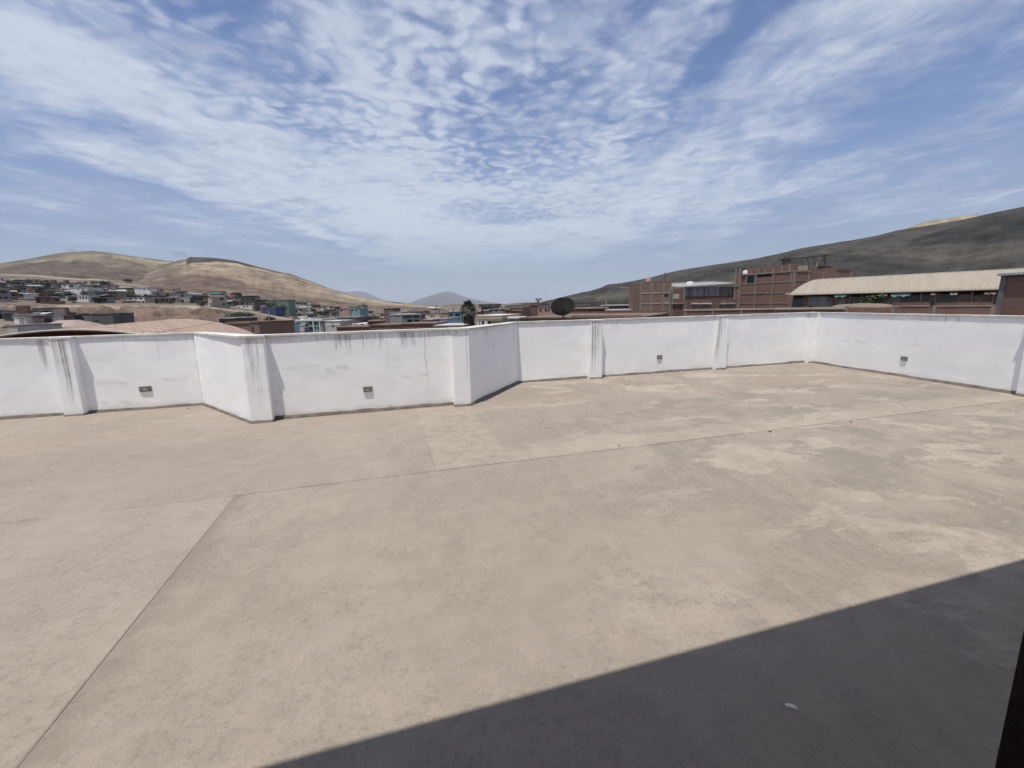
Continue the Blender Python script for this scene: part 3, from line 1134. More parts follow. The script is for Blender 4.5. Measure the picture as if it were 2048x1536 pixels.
def make_ground():
    bs = np.concatenate([np.linspace(-math.pi + .02, -1.15, 40), np.linspace(-1.1, 1.1, 900), np.linspace(1.15, math.pi - .02, 40)])
    rs = np.concatenate([np.linspace(4, 120, 30), np.linspace(124, 290, 110), np.linspace(293, 660, 110), np.geomspace(680, 1500, 22)])
    B, R = np.meshgrid(bs, rs, indexing='ij')
    Bc = np.clip(B, BT[0], BT[-1])
    x = R * (np.sin(B) * CT + np.cos(B) * ST)
    y = R * (-np.sin(B) * ST + np.cos(B) * CT)
    z = ground_z(Bc, R) + relief(x, y, Bc, R)
    V = np.stack([x, y, z], -1)
    n1 = fbm(x * .02, y * .02, 5, 5)[..., None]
    n2 = fbm(x * .09, y * .09, 4, 8)[..., None]
    c = np.array([.105, .086, .070]) * (1 - n1) + np.array([.185, .152, .12]) * n1
    c = c * (.75 + .5 * n2)
    bank = (sstep(220, 238, R) * sstep(280, 262, R) * sstep(-.30, -.52, B + .06 * (n1[..., 0] - .5)))[..., None]
    c = c * (1 - bank) + bank * (np.array([.135, .098, .078]) * (.35 + 1.3 * n2))
    olive = (sstep(.52, .66, n1[..., 0]) * sstep(250, 300, R))[..., None] * .5
    c = c * (1 - olive) + olive * np.array([.075, .070, .053])
    # pale dirt roads: along the top of the bank, the long road to the left under the brown hill, and lanes
    def road(rc, w, b0, b1):
        return (np.exp(-((R - rc) / w) ** 2) * (B > b0) * (B < b1))[..., None]
    m_ = road(268 + 6 * np.sin(B * 9), 3.2, -.90, -.36) * .9
    m_ = np.maximum(m_, road(618 + 40 * (B + .7), 9, -1.0, -.70) * 1.0)
    m_ = np.maximum(m_, road(468 + 25 * np.sin(B * 6), 5, -.86, -.30) * .7)
    m_ = np.maximum(m_, road(560 - 170 * (B + .7), 7, -.74, -.40) * .8)
    m_ = np.maximum(m_, road(300 - 160 * (B + .52), 4, -.60, -.36) * .8)
    c = c * (1 - m_) + m_ * np.array([.28, .245, .20])
    me = grid_mesh('ground', V, True, c, flip=True)
    return struct(link('ground', me, M_LAND))


make_ground()


def hill(name, sky, foot, R, Rf, colour, nu=420, nv=70, amp=6.0, nscale=.01, power=1.15, back=1.5, seed=1, zback=None):
    """a hill: ridge seen along `sky` (picture points) at range R, foot along `foot` at range Rf, falling away behind"""
    sx = np.array([p[0] for p in sky], float)
    pxs = np.linspace(sx[0], sx[-1], nu)
    ys = np.interp(pxs, sx, [p[1] for p in sky])
    k = np.ones(5) / 5
    yl = np.convolve(np.pad(ys, 2, mode='edge'), k, 'valid')
    yf = np.interp(pxs, [p[0] for p in foot], [p[1] for p in foot])
    Rr = np.array([R(p) if callable(R) else R for p in pxs])
    Rn = np.array([Rf(p) if callable(Rf) else Rf for p in pxs])
    zr = np.array([z_of(p, q, r) for p, q, r in zip(pxs, yl, Rr)])
    zf = np.array([z_of(p, q, r) for p, q, r in zip(pxs, yf, Rn)])
    zf = np.minimum(zf, zr - 1)
    D = np.array([[(q := ray(p, y_))[0] / math.hypot(q[0], q[1]), q[1] / math.hypot(q[0], q[1])] for p, y_ in zip(pxs, yl)])
    t = np.concatenate([np.linspace(-.12, 1, nv), np.linspace(1.03, 2, nv // 4)])
    Tt, U = np.meshgrid(t, np.arange(nu), indexing='xy')
    s = np.clip(Tt, -.12, 1)
    bk = np.clip(Tt - 1, 0, 1)
    r = Rn[:, None] + (Rr - Rn)[:, None] * s + Rr[:, None] * (back - 1) * bk
    h = np.sign(s) * np.abs(s) ** power
    z = zf[:, None] + (zr - zf)[:, None] * np.maximum(h, 0) - (zr - zf + 5)[:, None] * sstep(0, 1, bk)
    z = z - np.clip(-s / .12, 0, 1) * (np.abs(zf)[:, None] + 25)
    x, y = D[:, 0:1] * r, D[:, 1:2] * r
    n = fbm(x * nscale, y * nscale, 5, seed) - .5
    rdg = .5 - np.abs(fbm(x * nscale * 1.7 + 5, y * nscale * 1.7, 4, seed + 3) - .5) * 2
    fade = np.sin(np.clip(s, 0, 1) * math.pi) ** .6
    z = z + amp * (n * 1.6 - .5 * rdg + .25) * fade * np.clip((zr - zf)[:, None] / 30, .1, 1)
    z = z + 0.05 * amp * (fbm(x * .06, y * .06, 3, seed + 8) - .5)
    PX = np.repeat(pxs[:, None], len(t), 1)
    c = colour(PX, s, x, y, n)
    dn = fbm(PX * .11 + 3 * fbm(x * .004, y * .004, 2, seed), s * 3.2 + PX * .004, 5, seed + 40)
    gr = fbm(x * .05, y * .05, 4, seed + 44)
    c = c * (1 + .40 * (dn - .5) + .85 * (gr - .5))[..., None]
    me = grid_mesh(name, np.stack([x, y, z], -1), True, c, flip=True)
    return struct(link(name, me, M_HILL))


def mixc(a, b, m):
    return a * (1 - m[..., None]) + np.asarray(b) * m[..., None]


def col_h1(PX, s, x, y, n):
    c = np.ones(PX.shape + (3,)) * np.array([.098, .082, .066])
    f = fbm(x * .006, y * .006, 5, 3)
    c = mixc(c, (.145, .125, .097), sstep(.40, .62, f))
    sand = sstep(190, 300, PX + 120 * (f - .5)) * sstep(.45, .75, s + .5 * (f - .5)) * sstep(.97, .9, s)
    c = mixc(c, (.24, .20, .148), sand * .8)
    c = mixc(c, (.07, .062, .052), sstep(.90, .97, s) * .7)
    return c


def col_h2(PX, s, x, y, n):
    f = fbm(x * .008, y * .008, 5, 13)
    c = np.ones(PX.shape + (3,)) * np.array([.275, .228, .168])
    c = mixc(c, (.175, .138, .102), sstep(.35, .65, f) * .8)
    c = mixc(c, (.30, .25, .182), sstep(.50, .70, fbm(x * .004 + 7, y * .02, 4, 23)) * sstep(.25, .45, s) * sstep(420, 520, PX))
    low = sstep(.50, .30, s + .18 * (f - .5) + .30 * sstep(400, 560, PX) - .10)
    c = mixc(c, (.115, .084, .067), low * .95)
    left = sstep(400, 320, PX + 60 * (f - .5)) * sstep(.35, .6, s)
    c = mixc(c, (.125, .104, .083), left * .9)
    edge = .80 + .17 * sstep(375, 590, PX) + .03 * (f - .5)
    top = sstep(-.02, .02, s - edge) * sstep(368, 376, PX) * sstep(640, 560, PX)
    c = mixc(c, (.058, .050, .042), top)
    line = np.exp(-((s - edge) / .035) ** 2) * sstep(366, 376, PX) * sstep(530, 505, PX)
    c = mixc(c, (.035, .027, .022), line)
    c = mixc(c, (.095, .083, .068), sstep(.93, 1, s) * .8)
    return c


def col_dark(PX, s, x, y, n):
    f = fbm(x * .005, y * .005, 5, 33)
    g_ = fbm(x * .016 + 4, y * .016, 4, 37)
    c = np.ones(PX.shape + (3,)) * np.array([.033, .032, .029])
    c = mixc(c, (.056, .052, .045), sstep(.42, .66, f) * .9)
    c = mixc(c, (.018, .018, .018), sstep(.50, .66, g_) * .8)
    c = mixc(c, (.080, .070, .058), sstep(.56, .70, fbm(x * .010 + 9, y * .004, 4, 39)) * sstep(.75, .4, s) * .8)
    c = mixc(c, (.062, .057, .047), sstep(.72, .95, s) * .6)
    return c


def col_flat(a, b):
    def fn(PX, s, x, y, n):
        return mixc(np.ones(PX.shape + (3,)) * np.array(a), b, sstep(.4, .6, fbm(x * .002, y * .002, 4, 3)))
    return fn


hill('brown_hill', [(-700, 470), (-420, 520), (-200, 540), (-60, 533), (0, 527), (60, 517), (100, 509), (130, 505), (185, 502), (230, 507), (270, 513), (320, 520), (380, 528), (450, 552), (520, 590)],
     [(-700, 560), (0, 546), (200, 558), (520, 592)], 1050, 640, col_h1, amp=15, seed=4, power=1.0)
hill('sand_hill', [(170, 612), (235, 577), (270, 554), (300, 541), (330, 528), (360, 520), (374, 518), (377, 513.5), (430, 515.5), (470, 521), (520, 534), (560, 544), (582, 548), (600, 555), (620, 562), (660, 577), (700, 588), (740, 598), (780, 605), (820, 609), (860, 612), (900, 616)],
     [(170, 615), (235, 582), (300, 578), (400, 583), (500, 593), (600, 604), (700, 611), (900, 618)], 780, 500, col_h2, amp=8, seed=6, power=1.05)
hill('low_ridge', [(640, 613), (745, 605), (770, 602), (800, 604.5), (830, 610), (860, 612.5), (900, 609), (940, 607), (985, 611), (1005, 609), (1030, 605.5), (1060, 604.5), (1090, 606), (1120, 606), (1200, 605)],
     [(640, 622), (900, 620), (1200, 610)], 1650, 1000, col_flat((.115, .097, .077), (.085, .078, .064)), nu=260, nv=30, amp=5, seed=9)
hill('dark_hill', [(1010, 612), (1070, 607), (1100, 601), (1130, 594), (1150, 590), (1158, 587), (1175, 584), (1200, 577), (1210, 572), (1260, 563), (1300, 555), (1345, 543), (1400, 534), (1450, 526), (1500, 519), (1560, 507), (1600, 497), (1660, 487), (1700, 481), (1750, 472), (1800, 459), (1850, 452), (1900, 444), (1935, 438), (1985, 426), (2048, 413), (2200, 380), (2500, 330), (3000, 300)],
     [(1010, 613), (1300, 598), (1700, 590), (2048, 585), (3000, 560)], lambda p: 950 - 90 * min(1, max(0, (p - 1300) / 900)), lambda p: 520 - 170 * min(1, max(0, (p - 1100) / 500)), col_dark, nu=640, nv=110, amp=20, nscale=.007, power=1.25, seed=12)
hill('pale_ridge', [(1700, 500), (1770, 470), (1815, 456), (1850, 443), (1880, 438), (1930, 430.5), (1970, 428), (2010, 425), (2080, 425), (2200, 440)],
     [(1700, 520), (2200, 520)], 1500, 1150, col_flat((.27, .23, .17), (.22, .185, .14)), nu=160, nv=30, amp=5, seed=15)
hill('far_mountain', [(600, 612), (660, 590), (690, 584), (715, 582), (730, 583.5), (742, 589), (765, 600), (790, 607), (810, 612)], [(600, 616), (810, 616)], 15000, 12000,
     col_flat((.055, .052, .05), (.04, .04, .04)), nu=120, nv=24, amp=60, nscale=.0006, seed=18)
hill('far_mountain', [(780, 614), (815, 607), (835, 600), (852, 594), (872, 587), (893, 583), (905, 584), (925, 592), (945, 598), (970, 603), (1000, 607), (1040, 609), (1080, 610)], [(780, 617), (1080, 613)], 14000, 11000,
     col_flat((.055, .052, .05), (.04, .04, .04)), nu=140, nv=24, amp=60, nscale=.0006, seed=19)

# ---- the dusty air over the valley
hz = thing_haze = None


def haze():
    mt = bpy.data.materials.new('dusty_air')
    mt.use_nodes = True
    t = NT(mt.node_tree)
    t.n.clear()
    v = t.new('ShaderNodeVolumePrincipled')
    v.inputs['Color'].default_value = (.86, .90, .96, 1)
    v.inputs['Density'].default_value = HAZE
    v.inputs['Anisotropy'].default_value = .2
    out = t.new('ShaderNodeOutputMaterial')
    t.l.new(v.outputs[0], out.inputs['Volume'])
    o = box('haze', -30000, 30000, -4000, 24000, -60, 900, mt)
    o['kind'] = 'stuff'
    o.display_type = 'WIRE'


HAZE = 5e-5
haze()

# ================================================================== THE TOWN
BR1 = brick_mat('red_brick', (.245, .120, .090), (.195, .102, .080), (.215, .16, .132))
BR2 = brick_mat('brown_brick', (.180, .095, .073), (.145, .080, .064), (.168, .13, .108))
BR3 = brick_mat('orange_brick', (.245, .142, .108), (.20, .122, .096), (.23, .178, .148))
CONC = simple('raw_concrete', (.225, .188, .162), .92, .2, .8)
CONCD = simple('grey_concrete', (.17, .16, .15), .92, .22, .5)
PALE = simple('pale_plaster', (.40, .38, .35), .9, .15, .5)
WHITE = simple('white_paint', (.60, .585, .56), .85, .1, .5)
BEIGE = simple('beige_plaster', (.36, .31, .25), .9, .15, .4)
CREAMY = simple('cream_plaster', (.62, .545, .42), .85, .1, .6)
PINK = simple('pink_plaster', (.36, .235, .20), .9, .15, .5)
GREYP = simple('grey_plaster', (.22, .215, .21), .9, .18, .4)
DGREY = simple('dark_grey_plaster', (.095, .093, .092), .92, .2, .5)
BROWN = simple('brown_adobe', (.155, .115, .09), .95, .2, .5)
TEAL = simple('teal_paint', (.085, .19, .19), .8, .15, .6)
AQUA = simple('aqua_paint', (.165, .275, .285), .8, .12, .6)
GREENP = simple('dull_green_paint', (.13, .19, .155), .85, .15, .6)
BLUE = simple('blue_paint', (.055, .075, .145), .75, .15, .6)
LBLUE = simple('light_blue_paint', (.33, .45, .55), .8, .1, .6)
MAROON = simple('maroon_paint', (.13, .05, .055), .85, .15, .6)
TIN = ribbed('grey_tin', (.26, .255, .25), .3, .25, .6, (.8, .6))
TIND = ribbed('dark_tin', (.085, .08, .078), .3, .3, .7, (.8, .6))
TINR = ribbed('rust_tin', (.17, .105, .08), .3, .3, .75, (.8, .6))
TINW = ribbed('white_tin', (.42, .41, .39), .3, .12, .5, (.8, .6))
GLASS = simple('dark_window', (.018, .02, .024), .25, .3, 1.0)
OPEN = M_DARK
M_TRUNK = simple('bark', (.10, .08, .065), .95, .3, 3)
M_LEAF = simple('dusty_leaf', (.060, .072, .042), .8, .35, 2.0)
M_LEAFD = simple('dark_leaf', (.035, .046, .032), .8, .35, 2.0)
M_LEAFG = simple('fresh_leaf', (.085, .115, .045), .75, .3, 3.0)


def gz_xy(x, y):
    xc = x * CT - y * ST
    yc = x * ST + y * CT
    b = math.atan2(xc, yc)
    r = math.hypot(x, y)
    return float(ground_full(np.array([min(max(b, BT[0]), BT[-1])]), np.array([r]))[0])


class Fac:
    """a building face between picture columns pl (depth dl) and pr (depth dr); local x runs along it, y goes into the building"""
    def __init__(self, name, label, cat, pl, dl, pr, dr, z0=None, group=None, root=None, ref=600):
        a, b = at(pl, ref, dl), at(pr, ref, dr)
        self.a, self.b = a[:2], b[:2]
        self.L = float(np.linalg.norm(self.b - self.a))
        self.d = (self.b - self.a) / self.L
        if z0 is None:
            z0 = min(gz_xy(*self.a), gz_xy(*self.b)) - .6
        self.z0 = z0
        rot = math.atan2(self.d[1], self.d[0])
        if root is None:
            self.o = thing(name, label, cat, (self.a[0], self.a[1], z0), rot, group)
        else:
            self.o = root
        self.own = root is None
        self.rot = rot

    def uz(self, px, py, off=0.0):
        n = np.array([-self.d[1], self.d[0]])
        s, z = on_plane(px, py, self.a + n * off, self.b + n * off)
        return s, z - self.z0

    def box(self, nm, u0, u1, d0, d1, z0, z1, mat):
        return box(nm, u0, u1, d0, d1, z0, z1, mat, self.o)

    def pbox(self, nm, px0, py0, px1, py1, d0, d1, mat):
        """piece of the face by picture corners (left-top, right-bottom)"""
        ym = (py0 + py1) / 2
        u0 = self.uz(px0, ym, d0)[0]
        u1 = self.uz(px1, ym, d0)[0]
        xm = (px0 + px1) / 2
        z1 = self.uz(xm, py0, d0)[1]
        z0 = self.uz(xm, py1, d0)[1]
        return self.box(nm, u0, u1, d0, d1, z0, z1, mat)

    def ztop(self, px, py):
        return self.uz(px, py)[1]


def window(f, px0, py0, px1, py1, mat=None, name='window', frame=None, d=.06):
    w = f.pbox(name, px0, py0, px1, py1, -.03, d, mat or GLASS)
    if frame is not None:
        ym = (py0 + py1) / 2
        u0, u1 = f.uz(px0, ym)[0], f.uz(px1, ym)[0]
        z0 = f.uz((px0 + px1) / 2, py1)[1]
        f.box('window_sill', u0 - .1, u1 + .1, -.12, .05, z0 - .13, z0 - .003, frame)
    return w


def block(name, label, px0, px1, ytop, dl, dr, deep, mat, wins=(), roof=None, cat='house', z0=None, group=None, frame=None, rt=.22, over=.15, floors=(), doors=()):
    f = Fac(name, label, cat, px0, dl, px1, dr, z0, group)
    h = f.uz((px0 + px1) / 2, ytop)[1]
    f.box('wall', 0, f.L, 0, deep, 0, h, mat)
    if roof is not None:
        f.box('roof', -over, f.L + over, -over, deep + over, h + .003, h + rt, roof)
    for w in wins:
        window(f, *w, frame=frame)
    for w in doors:
        window(f, *w, mat=w[4] if len(w) > 4 else OPEN, name='door') if len(w) <= 4 else f.pbox('door', *w[:4], -.03, .06, w[4])
    for (py, mt) in floors:
        z = f.uz((px0 + px1) / 2, py)[1]
        f.box('floor_band', -.06, f.L + .06, -.08, .05, z - .13, z + .13, mt)
    return f


def water_tank(label, px, py, depth, r, h, mat, stand=True, zbase=None):
    p = at(px, py, depth)
    zb = p[2] - h if zbase is None else zbase
    e = thing('water_tank', label, 'water tank', (p[0], p[1], zb))
    bm = bmesh.new()
    tube(bm, [(0, 0, .25 if stand else 0), (0, 0, h * .30), (0, 0, h * .34), (0, 0, h * .74), (0, 0, h * .9), (0, 0, h * .97), (0, 0, h)], [r * .97, r, r * .95, r, r * .85, r * .45, r * .25], 14)
    body = bm_obj('tank_body', bm, mat, e)
    bm = bmesh.new()
    tube(bm, [(0, 0, h - .02), (0, 0, h + .07)], [r * .3, r * .28], 12)
    bm_obj('tank_lid', bm, DGREY, body)
    if stand:
        for sx in (-1, 1):
            for sy in (-1, 1):
                box('stand_leg', sx * r * .6 - .06, sx * r * .6 + .06, sy * r * .6 - .06, sy * r * .6 + .06, -.05, .25, CONC, e)
    return e


# ---------------------------------------------------------------- right: brick building with concrete frame
RGT = 'unfinished brick building'
c_ = Fac('brick_building', 'tall unfinished brick building with concrete frame and metal gantry on its roof', 'building', 1478, 117, 1584, 104, -7.5)
hC = c_.ztop(1584, 543)
q0 = c_.a
# right-hand face plan point
pr_ = at(1703, 600, 109)[:2]
ang = math.atan2(*(pr_ - c_.b)[::-1]) - c_.rot
wall_pts = []
def to_loc(f, p):
    v = np.asarray(p[:2]) - f.a
    return np.array([v @ f.d, v @ np.array([-f.d[1], f.d[0]])])
PB = to_loc(c_, pr_)
PL0 = np.array([0.0, 0.0])
PC = np.array([c_.L, 0.0])
PD = PB + (PL0 - PC)
prism('wall', [tuple(PL0), tuple(PC), tuple(PB), tuple(PD)], 0, hC, BR1, c_.o)
# left face: columns, beams, infill shades
rows = [c_.ztop(1560, y_) for y_ in (564, 585, 606)]
for i, z_ in enumerate(rows):
    c_.box('beam', .0, c_.L, -.07, .05, z_ - .14, z_ + .14, CONC)
c_.box('roof_beam', -.1, c_.L + .12, -.14, .3, hC - .10, hC + .28, CONC)
for px_ in (1480, 1511, 1545, 1581):
    u = c_.uz(px_, 575)[0]
    c_.box('column', u - .17, u + .17, -.12, .06, 0, hC - .103, CONC)
for px_ in (1502, 1516, 1530, 1546, 1563, 1578):
    u = c_.uz(px_, 540)[0]
    hh = random.uniform(.9, 1.5)
    c_.box('column_stub', u - .16, u + .16, .0, .3, hC + .283, hC + .283 + hh, CONC)
    for k_ in range(3):
        c_.box('rebar', u - .1 + .09 * k_, u - .08 + .09 * k_, .1, .12, hC + .283 + hh, hC + .283 + hh + random.uniform(.5, 1.0), M_RUST)
c_.pbox('window', 1495, 548, 1509, 566, -.05, .06, GLASS)
c_.pbox('opening', 1513, 547, 1543, 553, -.05, .06, OPEN)
for px_ in (1493, 1510):
    u = c_.uz(px_, 556)[0]
    c_.box('window_frame', u - .1, u + .1, -.09, .05, c_.ztop(px_, 567), c_.ztop(px_, 548), CONC)
for i in range(9):
    u = c_.uz(1492 + 4.2 * i, 588)[0]
    c_.box('vent_slot', u - .09, u + .09, -.04, .05, c_.ztop(1510, 591), c_.ztop(1510, 587.5), OPEN)
# parapet brickwork set back on the roof
n_in = np.array([-c_.d[1], c_.d[0]])
c_.box('parapet', .2, c_.L * .96, 1.2, 1.45, hC + .283, hC + 1.75, BR1)
# right face
f2 = Fac('', '', '', 1584, 104, 1703, 109, c_.z0, root=c_.o)
f2.o = bpy.data.objects.new('side_face', None)
COL.objects.link(f2.o)
f2.o.parent = c_.o
f2.o.location = (float(PC[0]), float(PC[1]), 0)
f2.o.rotation_euler = (0, 0, f2.rot - c_.rot)
for px_ in (1589, 1617, 1646, 1674, 1701):
    u = f2.uz(px_, 550)[0]
    w_ = .34 if px_ == 1589 else .17
    f2.box('column', u - w_, u + w_, -.11, .06, 0, hC - .103, CONC)
f2.box('roof_beam', .12, f2.L * .27, -.13, .3, hC - .10, hC + .24, CONC)
for y_ in (561, 583):
    z_ = f2.ztop(1600, y_)
    f2.box('beam', .0, f2.L, -.065, .05, z_ - .14, z_ + .14, CONC)
f2.pbox('parapet', 1617, 538, 1646, 543, .0, .25, BR2)
f2.pbox('parapet', 1646, 536, 1674, 543, .01, .26, BR1)
f2.pbox('parapet', 1676, 540, 1703, 545, -.04, .24, BR2)
f2.pbox('parapet_cap', 1674, 538.5, 1704, 540.5, -.1, .3, BR2)
f2.pbox('roof_box', 1609, 531, 1616, 541, .6, 2.4, BEIGE)
f2.pbox('roof_box', 1648, 531, 1662, 537, .6, 2.2, DGREY)
f2.pbox('roof_box_lid', 1647, 530, 1663, 531.3, .5, 2.3, CONC)
f2.pbox('floodlight', 1575, 586, 1583, 588.5, -.9, -.3, WHITE)
# steel gantry and machine boxes on the roof
GA = thing('roof_gantry', 'dark steel hoist boxes and long gantry beam on the brick building roof', 'gantry', (*at(1584, 600, 112)[:2], c_.z0 + hC + .2))
gb = at(1584, 600, 112)
gx = c_.z0 + hC + .2


def grel(px, py, depth):
    p = at(px, py, depth)
    return (p[0] - gb[0], p[1] - gb[1], p[2] - gx)


def gbox(nm, px0, py0, px1, py1, depth, dd, mat):
    a_, b_ = grel(px0, py1, depth), grel(px1, py0, depth)
    mx, my = (a_[0] + b_[0]) / 2, (a_[1] + b_[1]) / 2
    w_ = math.hypot(b_[0] - a_[0], b_[1] - a_[1])
    return box(nm, mx - w_ / 2, mx + w_ / 2, my - dd / 2, my + dd / 2, a_[2], b_[2], mat, GA, -TH)


gbox('machine_box', 1577, 515, 1585, 531, 111, 1.2, DGREY)
gbox('machine_box', 1567, 518, 1576.5, 530, 111.5, 1.2, TIND)
gbox('machine_lid', 1565, 517, 1577, 518.3, 111.5, 1.6, DGREY)
gbox('machine_cap', 1569, 512, 1573, 517, 111.6, .5, DGREY)
bar('gantry_beam', grel(1559, 520, 112), grel(1656, 511, 115), .26, M_RUST, GA)
bar('gantry_post', grel(1650, 511, 115), grel(1650, 541, 115), .2, M_RUST, GA)
bar('gantry_post', grel(1640, 513, 115), grel(1629, 541, 114), .14, CONC, GA)
bar('gantry_post', grel(1645, 513, 115.3), grel(1656, 541, 114), .12, M_RUST, GA)
bar('gantry_post', grel(1567, 518, 112), grel(1567, 541, 112), .2, M_RUST, GA)
bar('gantry_post', grel(1585, 516, 112), grel(1585, 541, 112), .2, M_RUST, GA)
for k_ in range(4):
    bar('gantry_brace', grel(1590 + 12 * k_, 517 - k_, 113), grel(1596 + 12 * k_, 541, 113.4), .07, M_RUST, GA)
water_tank('white rounded water tank on the brick building roof edge', 1491, 537, 116, .6, 1.1, WHITE, False, c_.z0 + hC + .1)
# narrow stair tower left of it
st = block('stair_tower', 'narrow brick stair tower with bare column stubs beside the tall brick building', 1467, 1478, 546, 118.5, 117.6, 4, BR1, (), None, 'tower', -7.5)
for u in (.15, st.L - .2):
    st.box('column_stub', u - .16, u + .16, -.1, .2, 0, st.ztop(1472, 536), CONC)
st.box('landing', -.3, st.L + .1, -.2, .3, st.ztop(1472, 574), st.ztop(1472, 571.5), CONCD)

# ---------------------------------------------------------------- brick tower, its low annex, tank and mast
a_ = block('brick_tower', 'square three storey brick tower with slim concrete columns and a roof tank', 1279, 1342, 565.5, 100, 100, 9, BR3, (), None, 'building', -8)
hA = a_.ztop(1310, 565.5)
for px_, w_ in ((1281, .2), (1302, .28), (1326, .22), (1341, .2)):
    u = a_.uz(px_, 600)[0]
    a_.box('column', max(u - w_, 0.0), min(u + w_, a_.L), -.1, .06, 0, hA - .003, CONC)
for y_ in (586, 607, 629):
    z_ = a_.ztop(1310, y_)
    a_.box('beam', .0, a_.L, -.06, .05, z_ - .12, z_ + .12, BEIGE)
window(a_, 1329, 588, 1336, 594)
a_.pbox('blocked_window', 1328, 594.5, 1337, 606, -.04, .06, CONC)
a_.box('parapet', a_.L * .45, a_.L * 1.0, .0, .2, hA + .003, hA + .28, BR2)
water_tank('small red and white water tank on top of the square brick tower', 1297, 552.5, 103, .62, 1.25, PINK, True, -8 + hA + .05)
mast = thing('antenna_mast', 'thin antenna mast on the square brick tower', 'antenna', (*at(1328, 600, 103)[:2], -8 + hA))
bar('pole', (0, 0, 0), (0, 0, 2.5), .09, M_RUST, mast)
bar('crossbar', (-.35, 0, 2.2), (.35, 0, 2.2), .05, M_RUST, mast)
an = block('brick_annex', 'low brick annex with a barred white window joined to the brick tower', 1343, 1369, 577.5, 100.5, 100.5, 7, BR2, (), None, 'building', -8)
for px_ in (1344.5, 1367.5):
    u = an.uz(px_, 600)[0]
    an.box('column', max(0, u - .18), min(an.L, u + .18), -.09, .05, 0, an.ztop(1356, 577.5) - .003, CONC)
an.pbox('window', 1345.5, 588, 1358, 598, -.03, .06, PALE)
an.pbox('window_bars', 1349, 588.3, 1350, 597.7, -.06, -.028, GREYP)
an.pbox('window_bars', 1353.5, 588.3, 1354.5, 597.7, -.06, -.028, GREYP)
an.pbox('ledge', 1340, 606.3, 1369, 608, -.3, .1, PINK)

# ---------------------------------------------------------------- long shed with sheet cladding between them
sh = Fac('clad_shed', 'long shed with grey sheet cladding and a thin white roof between brick buildings', 'shed', 1355, 119, 1468, 122, -7.5)
zt_ = sh.ztop(1412, 574)
sh.box('wall', 0, sh.L, .1, 10, 0, sh.ztop(1412, 592), BR2)
zb_ = sh.ztop(1412, 592) + .003
u = np.linspace(sh.uz(1370, 580)[0], sh.L, 17)
for i in range(16):
    sh.box('cladding_sheet', u[i] + .01, u[i + 1] - .01, .16 + .03 * (i % 2), .22 + .03 * (i % 2), zb_, zt_, (TIN, TIN, CONCD, TIN, GREYP)[(i * 7) % 5])
for px_ in (1390, 1413, 1437, 1462):
    uu = sh.uz(px_, 580)[0]
    sh.box('post', uu - .14, uu + .14, .0, .157, zb_, zt_, PALE)
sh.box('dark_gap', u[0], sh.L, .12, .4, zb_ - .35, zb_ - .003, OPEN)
ro = mesh_from('roof', [(-.3, -.6, zt_ - .1), (sh.L + .2, -.6, zt_ + .55), (sh.L + .2, 10.4, zt_ + 1.5), (-.3, 10.4, zt_ + 1.0), (-.3, -.6, zt_ + .12), (sh.L + .2, -.6, zt_ + .95), (sh.L + .2, 10.4, zt_ + 1.9), (-.3, 10.4, zt_ + 1.3)],
               [(0, 3, 2, 1), (4, 5, 6, 7), (0, 1, 5, 4), (1, 2, 6, 5), (2, 3, 7, 6), (3, 0, 4, 7)])
link('roof', ro, TIN, sh.o)
water_tank('low white water tank on the white roof of the clad shed', 1380, 563, 124, .95, 1.15, WHITE, False)
fb = Fac('brick_yard_wall', 'brick yard wall with pale ledge in front of the clad shed', 'wall', 1369, 97, 1476, 101, -8)
fb.box('wall', 0, fb.L, 0, .3, 0, fb.ztop(1420, 600), BR2)
for px_ in (1370.5, 1420, 1448, 1475):
    u_ = fb.uz(px_, 610)[0]
    fb.box('column', max(0, u_ - .15), min(fb.L, u_ + .15), -.08, .28, 0, fb.ztop(1420, 600) + .02, CONC)
for (p0, p1, mt_) in ((1384, 1397, WHITE), (1400, 1411, WHITE), (1412, 1424, WHITE), (1441, 1472, PALE)):
    fb.pbox('ledge', p0, 606, p1, 608.2, -.3, .05, mt_)

# ---------------------------------------------------------------- barrel roofed hall
M_BARREL = ribbed('beige_roof_sheet', (.318, .276, .22), .22, .07, .6, (.55, -.83))
E0, E1 = at(1583, 600, 84)[:2], at(1995, 600, 61.8)[:2]
hl = Fac('barrel_hall', 'long hall under a beige curved sheet roof with patched wall below', 'hall', 1583, 84, 1995, 61.8, -7)
ax = hl.d
zE, zR = 2.28 + 7, 5.45 + 7


def barrel_roof():
    n, k = 60, 26
    V = np.zeros((n, k, 3))
    W_ = 28.0
    h = zR - zE
    rad = (W_ * W_ / 4 + h * h) / (2 * h)
    for j in range(k):
        w = W_ * j / (k - 1)
        zz = zR - rad + math.sqrt(max(rad * rad - (w - W_ / 2) ** 2, 0))
        V[:, j, 1] = w - .5
        V[:, j, 2] = zz
    V[:, :, 0] = np.linspace(-.4, hl.L + 1.2, n)[:, None]
    me = grid_mesh('roof', V, True, flip=False)
    o = link('roof', me, M_BARREL, hl.o)
    hl.roof = o
    md = o.modifiers.new('thick', 'SOLIDIFY')
    md.thickness = .14
    for q in range(9):      # overlap seams of the sheets
        pass
    return V


BV = barrel_roof()
